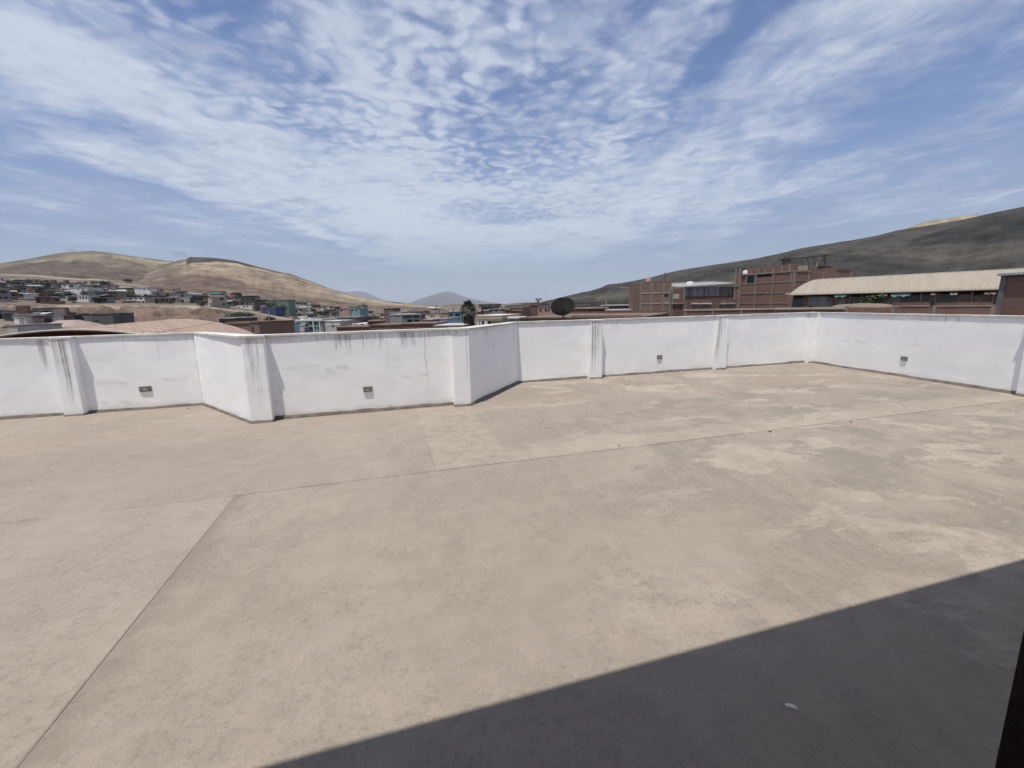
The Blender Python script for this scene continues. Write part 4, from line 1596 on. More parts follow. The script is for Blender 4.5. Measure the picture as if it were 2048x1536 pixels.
# seam ribs following the curve
for q in range(15):
    x_ = 1.2 + q * (hl.L - 1.5) / 14
    bm = bmesh.new()
    pts = [(x_, float(BV[0, j, 1]), float(BV[0, j, 2]) + .012) for j in range(0, 14)]
    tube(bm, pts, [.016] * len(pts), 5)
    bm_obj('roof_seam', bm, M_BARREL, hl.roof)
bm = bmesh.new()
tube(bm, [(-.4, float(BV[0, 9, 1]), float(BV[0, 9, 2]) + .02), (hl.L + 1.2, float(BV[0, 9, 1]), float(BV[0, 9, 2]) + .02)], [.05, .05], 5)
bm_obj('roof_purlin', bm, M_BARREL, hl.roof)
hl.box('wall', 0, hl.L, .55, .8, 0, zE - .9, BROWN)
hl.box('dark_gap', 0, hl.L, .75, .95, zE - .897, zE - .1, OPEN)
rr_ = random.Random(5)
x_ = .2
pan = [BROWN, GREYP, DGREY, BR2, CONCD, BROWN, TIND]
while x_ < hl.L - .6:
    w_ = rr_.uniform(.7, 2.2)
    hl.box('wall_panel', x_, min(x_ + w_, hl.L), .40 + rr_.uniform(0, .08), .547, zE - 3.4, zE - rr_.uniform(.38, .75), rr_.choice(pan))
    x_ += w_ + .02
for px_ in (1584, 1616, 1673, 1698, 1722, 1780, 1840, 1870, 1942, 1985):
    u_ = hl.uz(px_, 600)[0]
    hl.box('post', u_ - .09, u_ + .09, .22, .38, 0, zE - .3, CONC)
for (p0, p1, y0, y1, mt_) in ((1670, 1694, 588.5, 594, AQUA), (1783, 1821, 586.5, 593, AQUA), (1756, 1776, 588, 591.5, PINK), (1862, 1871, 586, 590, BEIGE), (1901, 1916, 585, 589.5, BEIGE), (1969, 1993, 584, 588.5, PINK)):
    u0, z1 = hl.uz(p0, y0, -.2)
    u1, z0 = hl.uz(p1, y1, -.2)
    n_ = 7
    V = np.zeros((n_, 4, 3))
    for i in range(n_):
        for j in range(4):
            V[i, j] = (u0 + (u1 - u0) * i / (n_ - 1), -.1 - .35 * (j / 3) ** .7 - .05 * math.sin(i * 1.9), z1 + (z0 - z1) * (j / 3) * (1 + .35 * math.sin(i * 2.3 + p0)))
    o = link('tarp', grid_mesh('tarp', V, True), mt_, hl.o)
    o.modifiers.new('thick', 'SOLIDIFY').thickness = .02
hl.pbox('door', 1616, 593, 1633, 611, .3, .398, GREYP)

# ---------------------------------------------------------------- low brick walls and roofs just beyond the parapet
lw = Fac('boundary_wall', 'brick boundary wall topped by a pale concrete strip beyond the parapet', 'wall', 1369, 62, 1552, 58, -8)
lw.box('wall', 0, lw.L, 0, .25, 0, lw.ztop(1460, 620.5), BR2)
lw.box('cap', -.05, lw.L + .05, -.08, .33, lw.ztop(1460, 620.5) + .003, lw.ztop(1460, 617.2), BEIGE)
for px_ in (1371, 1425, 1482, 1550):
    u_ = lw.uz(px_, 625)[0]
    lw.box('column', max(u_ - .12, 0), min(u_ + .12, lw.L), -.04, .22, 0, lw.ztop(1460, 620.5) - .003, CONC)
lw2 = Fac('boundary_wall', 'taller brick boundary wall with pale cap in front of the curved roof hall', 'wall', 1552, 57, 1692, 53, -8)
lw2.box('wall', 0, lw2.L, 0, .25, 0, lw2.ztop(1620, 619), BR2)
lw2.box('cap', -.05, lw2.L + .05, -.08, .33, lw2.ztop(1620, 619) + .003, lw2.ztop(1620, 614.5), BEIGE)
lw3 = Fac('boundary_wall', 'brick boundary wall panels between concrete posts under the curved roof hall', 'wall', 1692, 53, 2000, 45, -8)
lw3.box('wall', 0, lw3.L, 0, .25, 0, lw3.ztop(1850, 614), BR1)
for px_ in (1693, 1785, 1868, 1985):
    u_ = lw3.uz(px_, 620)[0]
    lw3.box('column', max(u_ - .16, 0), min(u_ + .16, lw3.L), -.06, .3, 0, lw3.ztop(1850, 611), CONC)
for p0, p1 in ((1786, 1860), (1872, 1984)):
    lw3.pbox('cap', p0, 611.2, p1, 612.8, -.06, .3, BEIGE)
    lw3.pbox('upper_panel', p0, 605, p1, 611, .02, .2, BR2)
# brick gable at the end of the hall
ge = Fac('brick_gable', 'dark red brick gable wall with leaning grey end column and white roof edge', 'building', 1996, 47, 2240, 38, -8)
ge.box('wall', .3, ge.L, 0, 8, 0, ge.ztop(2030, 551), BR1)
ge.box('roof_edge', -.2, ge.L, -.35, 8.3, ge.ztop(2030, 550), ge.ztop(2030, 545.5), TINW)
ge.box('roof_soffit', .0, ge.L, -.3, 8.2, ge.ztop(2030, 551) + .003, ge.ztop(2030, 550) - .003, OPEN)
zc_ = ge.ztop(2004, 552)
me = mesh_from('end_column', [(-.35, -.1, 0), (.28, -.1, 0), (.28, .3, 0), (-.35, .3, 0), (.0, -.1, zc_), (.5, -.1, zc_), (.5, .3, zc_), (.0, .3, zc_)], [(0, 3, 2, 1), (4, 5, 6, 7), (0, 1, 5, 4), (1, 2, 6, 5), (2, 3, 7, 6), (3, 0, 4, 7)])
link('end_column', me, CONCD, ge.o)
# brown flat roofs right behind the parapet
rf = Fac('flat_roof_house', 'flat brown earth roof with low brick edge just beyond the parapet', 'house', 1040, 46, 1285, 40, -8)
zr_ = rf.ztop(1160, 634)
rf.box('wall', 0, rf.L, 0, 14, 0, zr_ - .12, BR2)
rf.box('roof', -.1, rf.L + .1, -.1, 14.1, zr_ - .117, zr_, BROWN)
rf.box('parapet', 0, rf.L, 13.7, 13.95, zr_ + .003, rf.ztop(1160, 629.5), BR2)
rf.box('parapet', rf.L * .45, rf.L, .1, .3, zr_ + .003, rf.ztop(1225, 630.5), BR3)

# ---------------------------------------------------------------- middle distance, right of the palm
block('white_shed', 'low white walled shed with long pale sheet roof left of the brick tower', 1216, 1276, 621, 108, 106, 8, GREYP, [(1222, 624, 1228, 628), (1234, 624.5, 1240, 627)], TINW, 'shed', -8, rt=.25, over=.6)
block('open_shed', 'grey open shed with white sloping roof behind the white walled shed', 1206, 1278, 611.5, 128, 124, 9, DGREY, [], TINW, 'shed', -8, rt=.3, over=.5)
block('red_house', 'low house with dark red front and pink roof line beside the sheds', 1176, 1216, 617.5, 112, 114, 8, MAROON, [(1180, 628, 1186, 631)], PINK, 'house', -8, rt=.35)
block('brick_shack', 'brick shack with a pale ledge below the dark red house', 1140, 1218, 627, 92, 95, 5, BR2, [], CONC, 'house', -8, rt=.15)
block('grey_house', 'small grey house with pale roof slab beside the satellite dish', 1152, 1180, 611, 150, 150, 7, CONCD, [(1157, 616, 1162, 622), (1168, 616, 1173, 622)], CONC, 'house', None)
block('tank_house', 'pale house with stacked roof boxes on the ridge near the dish', 1068, 1104, 606, 170, 168, 8, PALE, [(1072, 609, 1080, 612.5), (1086, 609, 1101, 613)], CONC, 'house', None)
block('roof_room', 'small white rooftop room standing on the pale ridge house', 1072, 1083, 598, 172, 172, 3, WHITE, [(1074.5, 601, 1078, 605)], DGREY, 'house', zat(1077, 606, 172) - .2)
block('brick_house', 'pinkish brick house with two dark shop openings under the ridge', 1075, 1112, 613.5, 128, 126, 8, PINK, [(1079, 618.5, 1083, 623), (1090, 618, 1094, 623), (1096, 618, 1099, 623)], CONC, 'house', None)
block('brick_house', 'tall plain brick house with column stubs between ridge houses', 1044, 1062, 606, 136, 134, 9, BR3, [(1047, 612, 1051, 617)], None, 'house', None)
block('brick_house', 'rough brick house with blank wall left of the dish', 1060, 1078, 610.5, 130, 130, 9, BR2, [], CONC, 'house', None)
block('maroon_band_house', 'brick house with a maroon awning band above two dark windows', 1018, 1045, 616, 118, 117, 9, BR3, [(1024, 629.5, 1030, 633.5), (1037, 629.5, 1041.5, 633)], CONC, 'house', None, floors=[(624.5, MAROON), (620, PINK)])
block('brick_house', 'narrow orange brick house in front of the maroon banded house', 1008, 1021, 620, 112, 112, 8, BR3, [(1014.5, 622.5, 1018, 625)], TINR, 'house', None)
block('grey_house', 'dark grey house with a row of black windows above the cream house', 976, 1017, 618.5, 140, 138, 9, GREYP, [(978, 620, 983, 624), (990.5, 620, 994, 623.5), (1003, 619.5, 1008, 622), (1010, 620, 1014, 623)], CONC, 'house', None)
block('purple_roof_house', 'house under a broad dark purple pitched roof behind the palm', 962, 997, 614.5, 165, 165, 9, MAROON, [], TIND, 'house', None, rt=1.2, over=.8)
block('green_box_house', 'pale green rooftop room beside the cream house', 966, 976.5, 621.5, 126, 126, 4, GREENP, [], PALE, 'house', None)
block('white_roof_shed', 'shed with flat bluish white roof sheet just beyond the parapet', 1016, 1052, 637.5, 72, 72, 7, GREYP, [], TINW, 'shed', None, rt=.18)
cr = block('cream_house', 'cream house with heavy cornice and white pillars beside the palm', 956, 1003, 637, 84, 82, 8, BEIGE, [(966, 643, 969.5, 654), (977, 642, 981, 654)], None, 'house', -12)
zc_ = cr.ztop(980, 637)
cr.box('cornice', -.2, cr.L + .2, -.5, 8.2, zc_ + .003, zc_ + .48, CREAMY)
cr.box('cornice_lip', -.3, cr.L + .3, -.6, 8.3, zc_ + .483, zc_ + .62, CREAMY)
cr.box('cornice_band', -.1, cr.L + .1, -.25, .0, zc_ - .45, zc_, CREAMY)
for px_ in (958.5, 963.5, 972, 975):
    u_ = cr.uz(px_, 645)[0]
    cr.box('pillar', u_ - .16, u_ + .16, -.36, -.06, 0, zc_ - .453, WHITE)

# ---------------------------------------------------------------- middle distance, left of the palm
tl = block('teal_house', 'two storey teal house with wide dark balconies left of the palm', 893, 921, 624, 168, 168, 8, AQUA, [(896, 627.5, 906, 631.5), (910, 627, 920, 632), (911, 637, 920, 641)], TEAL, 'house', None, floors=[(634, AQUA)])
block('sky_blue_house', 'low pale blue house with a bright blue door', 862, 893, 638.5, 128, 126, 7, LBLUE, [(875, 641.5, 881, 646)], GREYP, 'house', None, doors=[(865.5, 640, 870, 648.5, BLUE)])
block('pink_room_house', 'small pinkish room on a flat roof left of the teal house', 880, 894, 626, 160, 160, 5, PINK, [], CONC, 'house', None)
block('grey_hall', 'grey hall with pale monopitch roof and long dark openings', 801, 842, 630, 140, 144, 10, GREYP, [(808, 632, 824, 635), (826, 631.5, 838, 635), (815, 639, 825, 644), (828, 639, 839, 644)], TINW, 'hall', None, rt=.4)
block('mesh_wall_house', 'tall blank grey brown wall house with tank on its corner', 772, 800, 626, 150, 150, 9, CONCD, [], CONC, 'house', None)
block('tank_room', 'small brown rooftop room with dark opening behind the blank wall house', 766, 792, 617, 175, 175, 6, BROWN, [(786, 617.8, 793, 621)], CONC, 'house', None)
block('white_gate_house', 'long low brown house with two white framed openings beyond the parapet', 700, 735, 647, 120, 119, 7, WHITE, [(707, 648.5, 713.5, 652.5), (721, 648, 728, 652.5)], None, 'house', None)
block('brown_house', 'dark brown flat roofed house right of the white framed openings', 733, 766, 643, 116, 117, 8, BROWN, [(734, 645.5, 746, 648.5)], TINR, 'house', None)
for i, (p0, p1, y_, d_, m_, lb) in enumerate([(668, 735, 655, 98, BR2, 'long reddish earth roof edge directly beyond the white bay'), (735, 800, 651, 96, BROWN, 'brown shed roof with a sloping board beyond the white bay'),
                                              (800, 870, 648.5, 94, BR2, 'low brick yard building with pinkish wall beyond the white bay'), (866, 925, 652, 88, PINK, 'pinkish low house with pale hipped sheet roof left of the palm')]):
    block('low_house', lb, p0, p1, y_, d_, d_ - 1, 9, m_, [], TINR if i != 3 else TINW, 'house', None, rt=.2)
block('brick_house', 'plain pink brick house beside the grey hall', 845, 862, 640, 125, 124, 7, BR3, [], PALE, 'house', None)
block('white_hip_house', 'white house with one dark gable window left of the grey sheds', 645, 676, 642.5, 158, 156, 8, PALE, [(650, 641.5, 653.5, 644.5), (663, 648, 668, 654)], WHITE, 'house', None, floors=[(650, WHITE)])
block('long_grey_shed', 'long pale grey roofed shed behind the green bushes', 671, 716, 636, 185, 185, 8, DGREY, [(684, 638, 694, 641)], TIN, 'shed', None, rt=.7)
bl = Fac('blue_house', 'three storey house with blue walls and white columns, tallest of its row', 'house', 609, 168, 641, 166, None)
hB = bl.ztop(625, 642)
bl.box('wall', 0, bl.L, 0, 8, 0, hB, GREYP)
bl.box('roof', -.2, bl.L + .2, -.4, 8.2, hB + .003, hB + .9, WHITE)
bl.pbox('upper_room', 616, 634.5, 640, 638, 1.5, 6, WHITE)
bl.pbox('roof_room_top', 618, 633.5, 641, 634.8, 1.0, 6.5, DGREY)
bl.pbox('blue_panel', 628, 643, 640, 664, -.09, .05, AQUA)
bl.pbox('blue_base', 609, 655, 628, 668, -.07, .05, BLUE)
for px_ in (627.3, 640.2):
    u_ = bl.uz(px_, 650)[0]
    bl.box('column', u_ - .2, u_ + .2, -.3, .05, 0, hB - .003, WHITE)
for w_ in ((619, 644, 625, 647.5), (610.5, 648, 614.5, 653.5), (629, 644, 633, 650.5), (635, 644, 639, 650.5), (630, 653.5, 633, 658), (635, 653.5, 638, 658), (619, 654, 626, 660)):
    bl.pbox('window', *w_, -.12, .05, GLASS)
block('white_house', 'white two storey house with long dark openings beside the blue house', 577, 608, 642.5, 172, 170, 8, PALE, [(593, 645.5, 601, 648.5), (579, 654.5, 591, 658.5), (593, 654, 599, 658.5)], WHITE, 'house', None, floors=[(651, PALE), (661, WHITE)], rt=.5)
block('roof_room', 'small cream rooftop room on the white two storey house', 592.5, 603.5, 634.5, 174, 174, 3, CREAMY, [(596.5, 636.5, 600, 640)], WHITE, 'house', zat(598, 643, 174) - .5)
br_ = block('brick_house', 'reddish brick house with tall slit window right of the curved pink roof', 495, 512, 645, 88, 86, 7, BR3, [(503.5, 653, 507, 664)], TINR, 'house', None)
block('brick_house', 'low brown brick house with sloping roof against the curved pink roof', 446, 495, 648, 92, 90, 8, BR3, [(468, 656, 474, 660)], BROWN, 'house', None, rt=.35)
block('open_shelter', 'dark open shelter with tilted tin roof above the brown brick house', 437, 466, 637, 104, 101, 5, BR2, [(438, 637.5, 449, 645)], TIN, 'shelter', None, rt=.2, over=.5)
block('tarp_row', 'low stalls under blue and green tarps below the earth bank', 510, 545, 652, 150, 150, 6, GREENP, [], TEAL, 'stall', None, rt=.4)
block('tarp_row', 'low stalls under a pale blue tarp beside the white house', 543, 577, 648.5, 160, 160, 6, LBLUE, [], AQUA, 'stall', None, rt=.4)
block('blue_hut', 'bright dark blue hut under the earth bank', 224, 240, 632, 205, 205, 6, BLUE, [], BLUE, 'hut', None)

# ---------------------------------------------------------------- near left: barrel vaulted warehouse roof
M_VAULT = ribbed('pink_roof_sheet', (.325, .235, .185), .5, .12, .75, (.9, .44))
M_REDWALL = simple('oxblood_board', (.075, .025, .022), .85, .3, 1.2)


def vault():
    A, B = at(118, 640, 30)[:2], at(352, 640, 61)[:2]
    ax_ = (B - A) / np.linalg.norm(B - A)
    L = float(np.linalg.norm(B - A))
    rot = math.atan2(ax_[1], ax_[0])
    zg = -8
    e = thing('vaulted_warehouse', 'warehouse with pinkish curved sheet roof and oxblood boarded gable beyond the parapet', 'warehouse', (A[0], A[1], zg), rot)
    zr = zat(118, 659.5, 30) - zg
    R_, hw = 18.0, 10.5
    n, k = 40, 49
    V = np.zeros((n, k, 3))
    for j in range(k):
        w = -hw + 2 * hw * j / (k - 1)
        V[:, j, 1] = w
        V[:, j, 2] = zr - R_ + math.sqrt(R_ * R_ - w * w)
    V[:, :, 0] = np.linspace(0, L, n)[:, None]
    o = link('roof', grid_mesh('roof', V, True), M_VAULT, e)
    md = o.modifiers.new('thick', 'SOLIDIFY')
    md.thickness = .12
    md.offset = -1
    # eave rim on the near arch, set proud; boarded gable recessed under it
    for x_, nm in ((-.12, 'arch_rim'), (L + .05, 'arch_rim')):
        bm = bmesh.new()
        pts = [(x_, float(V[0, j, 1]), float(V[0, j, 2]) - .03) for j in range(k)]
        tube(bm, pts, [.07] * k, 6)
        bm_obj(nm, bm, PALE, e)
    zs = float(V[0, 0, 2])
    for (x_, nm) in ((.55, 'gable_board'), (L - .3, 'gable_board')):
        ys = np.linspace(-hw + .2, hw - .2, 34)
        for i in range(33):
            y0, y1 = ys[i] + .012, ys[i + 1] - .012
            za = zr - R_ + math.sqrt(R_ * R_ - y0 * y0) - .14
            zb = zr - R_ + math.sqrt(R_ * R_ - y1 * y1) - .14
            dx = .02 * (i % 2)
            me = mesh_from(nm, [(x_ + dx, y0, zs - 1.2), (x_ + dx, y1, zs - 1.2), (x_ + dx, y1, zb), (x_ + dx, y0, za), (x_ + dx + .05, y0, zs - 1.2), (x_ + dx + .05, y1, zs - 1.2), (x_ + dx + .05, y1, zb), (x_ + dx + .05, y0, za)],
                           [(0, 3, 2, 1), (4, 5, 6, 7), (0, 1, 5, 4), (1, 2, 6, 5), (2, 3, 7, 6), (3, 0, 4, 7)])
            link(nm, me, M_REDWALL, e)
    for sgn in (-1, 1):
        box('wall', .3, L - .25, sgn * (hw - .15) - .12, sgn * (hw - .15) + .12, 0, zs - .1, BR2, e)
    box('end_wall', .30, .50, -hw + .3, hw - .3, 0, zs - 1.21, BR2, e)
    box('end_wall', L - .2, L, -hw + .3, hw - .3, 0, zs - 1.21, BR2, e)
    # diagonal and cross seams of the sheeting
    for q in range(1, 9):
        x_ = L * q / 9
        bm = bmesh.new()
        pts = [(x_, float(V[0, j, 1]), float(V[0, j, 2]) + .008) for j in range(0, k, 2)]
        tube(bm, pts, [.03] * len(pts), 5)
        bm_obj('roof_seam', bm, M_VAULT, o)
    for w in (-4.5, 2.0, 5.5):
        zz = zr - R_ + math.sqrt(R_ * R_ - w * w) + .01
        bm = bmesh.new()
        tube(bm, [(0, w, zz), (L, w, zz)], [.03, .03], 5)
        bm_obj('roof_seam', bm, M_VAULT, o)


vault()

# ---------------------------------------------------------------- notable houses of the hillside
WHS = [((141, 177, 591.5), 300, WHITE, [(144, 594, 147.5, 597), (149.5, 593.5, 153, 597), (158.5, 594, 162, 597.5), (164, 594, 168, 598), (171, 593.5, 174, 598)], 'long white house with a row of dark windows above the earth bank'),
       ((178, 192, 584), 303, DGREY, [(181, 593, 184, 599)], 'dark grey block house joined to the long white house'),
       ((145, 180, 576), 345, WHITE, [(155, 577.5, 158, 580), (163, 577.5, 167, 580)], 'white single storey house in the middle of the slope'),
       ((241, 290, 596), 296, BEIGE, [(243.5, 597, 247, 599.5), (249, 597, 253, 599.5), (258, 596.5, 263, 599.5), (269, 596, 274, 599), (279, 596, 284, 599), (245, 604, 252, 608), (256, 603.5, 264, 608), (275, 603, 280, 608), (284, 602.5, 288, 606)], 'two storey beige house with open ground floor on the bank edge'),
       ((272, 303, 576.5), 350, WHITE, [(287, 577.5, 290, 580), (295.5, 577, 299, 580)], 'bright white low house with two small windows up the slope'),
       ((292, 322, 592), 300, DGREY, [], 'dark brown block house right of the beige two storey house'),
       ((390, 418, 607.5), 288, WHITE, [(392.5, 608, 397, 610.5), (411, 607.5, 415, 610)], 'low white hut with two dark openings on the bank road'),
       ((419, 443, 583), 430, AQUA, [], 'long hut with pale green and blue sheet walls high on the slope'),
       ((472, 508, 603), 292, BROWN, [(473.5, 605.5, 477.5, 609), (482, 605.5, 487, 609), (492, 605.5, 496, 609), (475, 614, 479, 618.5), (486, 612.5, 490, 615), (493, 611.5, 497, 614)], 'brown house with three upper windows over a white ground floor'),
       ((531, 576, 601), 300, GREENP, [(531, 611, 536, 613)], 'large dull green house with stepped sheet roofs'),
       ((520, 548, 614.5), 282, BLUE, [], 'low slate blue walled house in front of the green house'),
       ((62, 76, 617.5), 232, AQUA, [(64, 619, 66, 622), (71, 618.5, 74, 621.5)], 'small aqua hut with two dark windows below the bank'),
       ((19, 29, 635), 190, WHITE, [(21.5, 636, 25, 639)], 'small white room left of its twin below the bank'),
       ((32, 42, 634.5), 190, WHITE, [(34.5, 635.5, 38, 638)], 'small white room right of its twin below the bank'),
       ((160, 174, 631), 196, PALE, [(161.5, 634, 168, 639)], 'pale framed house with one big dark opening beside the dark block'),
       ((176, 220, 628), 192, DGREY, [(190, 640, 196, 643)], 'long dark grey block building with flat roof below the bank'),
       ((48, 66, 593), 310, MAROON, [], 'low maroon shed on the left of the slope'),
       ((0, 28, 626), 205, DGREY, [], 'dark green grey shed at the left end below the bank'),
       ((700, 718, 617.5), 300, AQUA, [(703, 619.5, 706, 622), (712, 619, 714, 623)], 'small aqua house with pale roof sheet at the foot of the sand hill'),
       ((676, 698, 618), 305, PINK, [(681, 619, 685, 622.5)], 'row of pinkish block rooms left of the small aqua house'),
       ((0, 22, 652), 150, PALE, [(4, 653, 13, 656.5)], 'pale flat roofed house left of the pink hipped roof')]
USED = []
for (p0, p1, yt), r_, mt_, wn, lb in WHS:
    d_ = r_ * math.cos(px_beta((p0 + p1) / 2))
    f_ = block('hillside_house', lb, p0, p1, yt, d_, d_ + random.uniform(-2, 2), random.uniform(6, 9), mt_, wn, random.choice([TIN, CONC, TIND, CONCD]) if mt_ not in (WHITE,) else PALE, 'house', None, 'houses on the hillside', rt=.25)
    USED.append((p0, p1, r_))
    if 'ground floor' in lb and 'white' in lb:
        f_.pbox('ground_floor_front', 473, 611, 505, 619.5, -.025, .02, WHITE)
    if 'open ground' in lb:
        f_.pbox('white_front', 268, 595, 289, 602, -.022, .02, WHITE)
        f_.pbox('balcony_slab', 240, 600.5, 270, 602, -.9, .0, PALE)
# pink hipped roof
hp = Fac('hip_roof_house', 'low house under a wide pinkish grey hipped roof beyond the warehouse', 'house', 52, 108, 136, 108, None)
z0_ = hp.ztop(95, 656)
hp.box('wall', .6, hp.L - .6, .4, 9, 0, z0_, BEIGE)
zt_ = hp.ztop(95, 641.5)
me = mesh_from('roof', [(0, 0, z0_), (hp.L, 0, z0_), (hp.L, 9.6, z0_), (0, 9.6, z0_), (hp.L * .24, 4.2, zt_), (hp.L * .66, 4.2, zt_), (hp.L * .66, 5.4, zt_), (hp.L * .24, 5.4, zt_)],
               [(0, 1, 5, 4), (1, 2, 6, 5), (2, 3, 7, 6), (3, 0, 4, 7), (4, 5, 6, 7), (0, 3, 2, 1)])
link('roof', me, simple('pink_grey_roof', (.28, .225, .205), .9, .15, .6), hp.o)

# ---------------------------------------------------------------- the many small houses
STY = [('dark grey', DGREY, 6), ('brown adobe', BROWN, 6), ('grey', GREYP, 6), ('raw concrete', CONC, 4), ('red brick', BR2, 5), ('beige', BEIGE, 5), ('white', WHITE, 2), ('pale', PALE, 3), ('teal', TEAL, 1), ('pink', PINK, 2), ('dull green', GREENP, 1), ('blue', BLUE, 1), ('brick', BR3, 3)]
STY[-1] = ('orange brick', BR3, 3)
POOL = [s_ for s_ in STY for _ in range(s_[2])]
RFS = [('dark tin', TIND, 5), ('grey tin', TIN, 4), ('rusty tin', TINR, 3), ('concrete', CONC, 3), ('pale', TINW, 1)]
RPOOL = [s_ for s_ in RFS for _ in range(s_[2])]
rh = random.Random(42)


def small_house(px, r_, zone, w, h, storeys=1):
    b = px_beta(px)
    d2 = dir_beta(b)
    x, y = d2[0] * r_, d2[1] * r_
    z = gz_xy(x, y)
    cn, cm, _ = rh.choice(POOL)
    rn, rm, _ = rh.choice(RPOOL)
    yaw = math.atan2(d2[1], d2[0]) - math.pi / 2 + rh.uniform(-.45, .45)
    nw = rh.choice([1, 2, 2, 3])
    rroom = rh.random() < .25
    size = 'two storey' if storeys == 2 else ('narrow' if w < 5 else 'wide' if w > 7 else 'small')
    lab = f"{size} {cn} house with {rn} roof{' and roof room' if rroom else ''} {zone}"
    e = thing('hillside_house', lab, 'house', (x, y, z - .5), yaw, 'houses on the hillside')
    dp = rh.uniform(5, 8)
    hh = h * storeys + .5
    box('wall', -w / 2, w / 2, 0, dp, -1.5, hh, cm, e)
    sl = rh.choice([0, 0, .5, .9, -.5])
    rt = .16
    o = .35
    rv = [(-w / 2 - o, -o, hh + .003), (w / 2 + o, -o, hh + .003), (w / 2 + o, dp + o, hh + .003 + sl), (-w / 2 - o, dp + o, hh + .003 + sl)]
    if sl < 0:
        rv = [(p[0], p[1], p[2] - sl) for p in rv]
    me = mesh_from('roof', rv + [(p[0], p[1], p[2] + rt) for p in rv], [(0, 3, 2, 1), (4, 5, 6, 7), (0, 1, 5, 4), (1, 2, 6, 5), (2, 3, 7, 6), (3, 0, 4, 7)])
    link('roof', me, rm, e)
    for s_ in range(storeys):
        for i in range(nw):
            if rh.random() < .2:
                continue
            u = -w / 2 + w * (i + .5) / nw + rh.uniform(-.3, .3)
            zz = .5 + h * s_
            if i == 0 and s_ == 0:
                box('door', u - .45, u + .45, -.05, .06, .3, zz + 2.0, OPEN, e)
            else:
                ww = rh.uniform(.5, .9)
                box('window', u - ww, u + ww, -.05, .06, zz + 1.0, zz + 2.1, GLASS, e)
    if rh.random() < .3:
        t_ = rh.uniform(-w / 3, w / 3)
        box('roof_tank', t_ - .55, t_ + .55, dp * .3, dp * .3 + 1.1, hh - .05, hh + max(sl, 0) + 1.2, rh.choice([DGREY, BLUE, WHITE]), e)
    if rh.random() < .5 and zone != 'below the earth bank':
        yw = w * rh.uniform(.5, .8)
        box('yard_wall', -yw, yw * .9, -3.2, -3.0, -1.6, rh.uniform(.7, 1.6), rh.choice([BR2, CONCD, BROWN, DGREY, CONC]), e)
    if rroom:
        t_ = rh.uniform(-w / 3, w / 3)
        box('roof_room', t_ - 1.2, t_ + 1.2, dp * .4, dp * .4 + 2.4, hh - .1, hh + max(sl, 0) + 2.0, rh.choice([CONC, BR2, GREYP]), e)
    return e


def free(px, r_, wpx):
    for p0, p1, rr2 in USED:
        if p0 - wpx * .5 < px < p1 + wpx * .5 and (-26 if rr2 < 240 else -30) < r_ - rr2 < 9:
            return False
    return True


count = 0
# zone tables: (ranges, columns, label tail, density)
for rows_, c0, c1, zone, dens, st2 in [
        ((284, 302, 321, 341, 362, 386, 412, 442, 478), -40, 345, 'above the earth bank', .96, .12),
        ((286, 302, 318, 336, 356, 378, 404), 345, 590, 'below the sand hill', .62, .2),
        ((186, 204, 218), -30, 222, 'below the earth bank', .8, 0),
        ((272, 288, 306, 326, 350, 380, 420, 460), 600, 800, 'under the sand ridge', .42, .1),
        ((180, 212, 254, 308, 380), 780, 1060, 'in mid valley', .6, .3)]:
    for r_ in rows_:
        px = c0 + rh.uniform(0, 25)
        while px < c1:
            w = rh.uniform(3.2, 6.4) if zone.startswith('above') else rh.uniform(3.6, 5.5) if zone == 'below the earth bank' else rh.uniform(4.2, 8.8)
            wpx = w * F / (r_ * math.cos(px_beta(px)))
            if rh.random() < dens and free(px, r_, wpx):
                if not (zone.startswith('above') and r_ > 430 and px > 250):
                    small_house(px, r_ + rh.uniform(-5, 5), zone, w, rh.uniform(2.3, 2.9), 2 if rh.random() < st2 else 1)
                    count += 1
            px += wpx * rh.uniform(1.0, 1.25)


# ---------------------------------------------------------------- trees
LEAFM = {}


def crown_mesh(kind, seed, mat):
    key = (kind, seed, mat.name)
    if key in LEAFM:
        return LEAFM[key]
    rnd = random.Random(seed)
    v, f = [], []
    lobes = [(Vector((rnd.uniform(-.34, .34), rnd.uniform(-.34, .34), rnd.uniform(.25, .75))), rnd.uniform(.20, .34)) for _ in range(9)]
    for k_ in range(620):
        c, rad = rnd.choice(lobes)
        d = Vector((rnd.gauss(0, 1), rnd.gauss(0, 1), rnd.gauss(0, 1))).normalized()
        p = c + d * rad * rnd.uniform(.55, 1.08)
        nrm = (d + Vector((rnd.uniform(-.8, .8), rnd.uniform(-.8, .8), rnd.uniform(-.3, .9)))).normalized()
        t1 = nrm.orthogonal().normalized()
        t2 = nrm.cross(t1)
        a_ = rnd.uniform(0, 6.28)
        u_ = (t1 * math.cos(a_) + t2 * math.sin(a_)) * rnd.uniform(.03, .06)
        w_ = nrm.cross(u_) * rnd.uniform(.6, 1.0)
        i = len(v)
        v += [p - u_ - w_, p + u_ - w_ * .6, p + u_ + w_, p - u_ * .7 + w_]
        f.append((i, i + 1, i + 2, i + 3))
    me = mesh_from('crown', v, f)
    me.materials.append(mat)
    LEAFM[key] = me
    return me


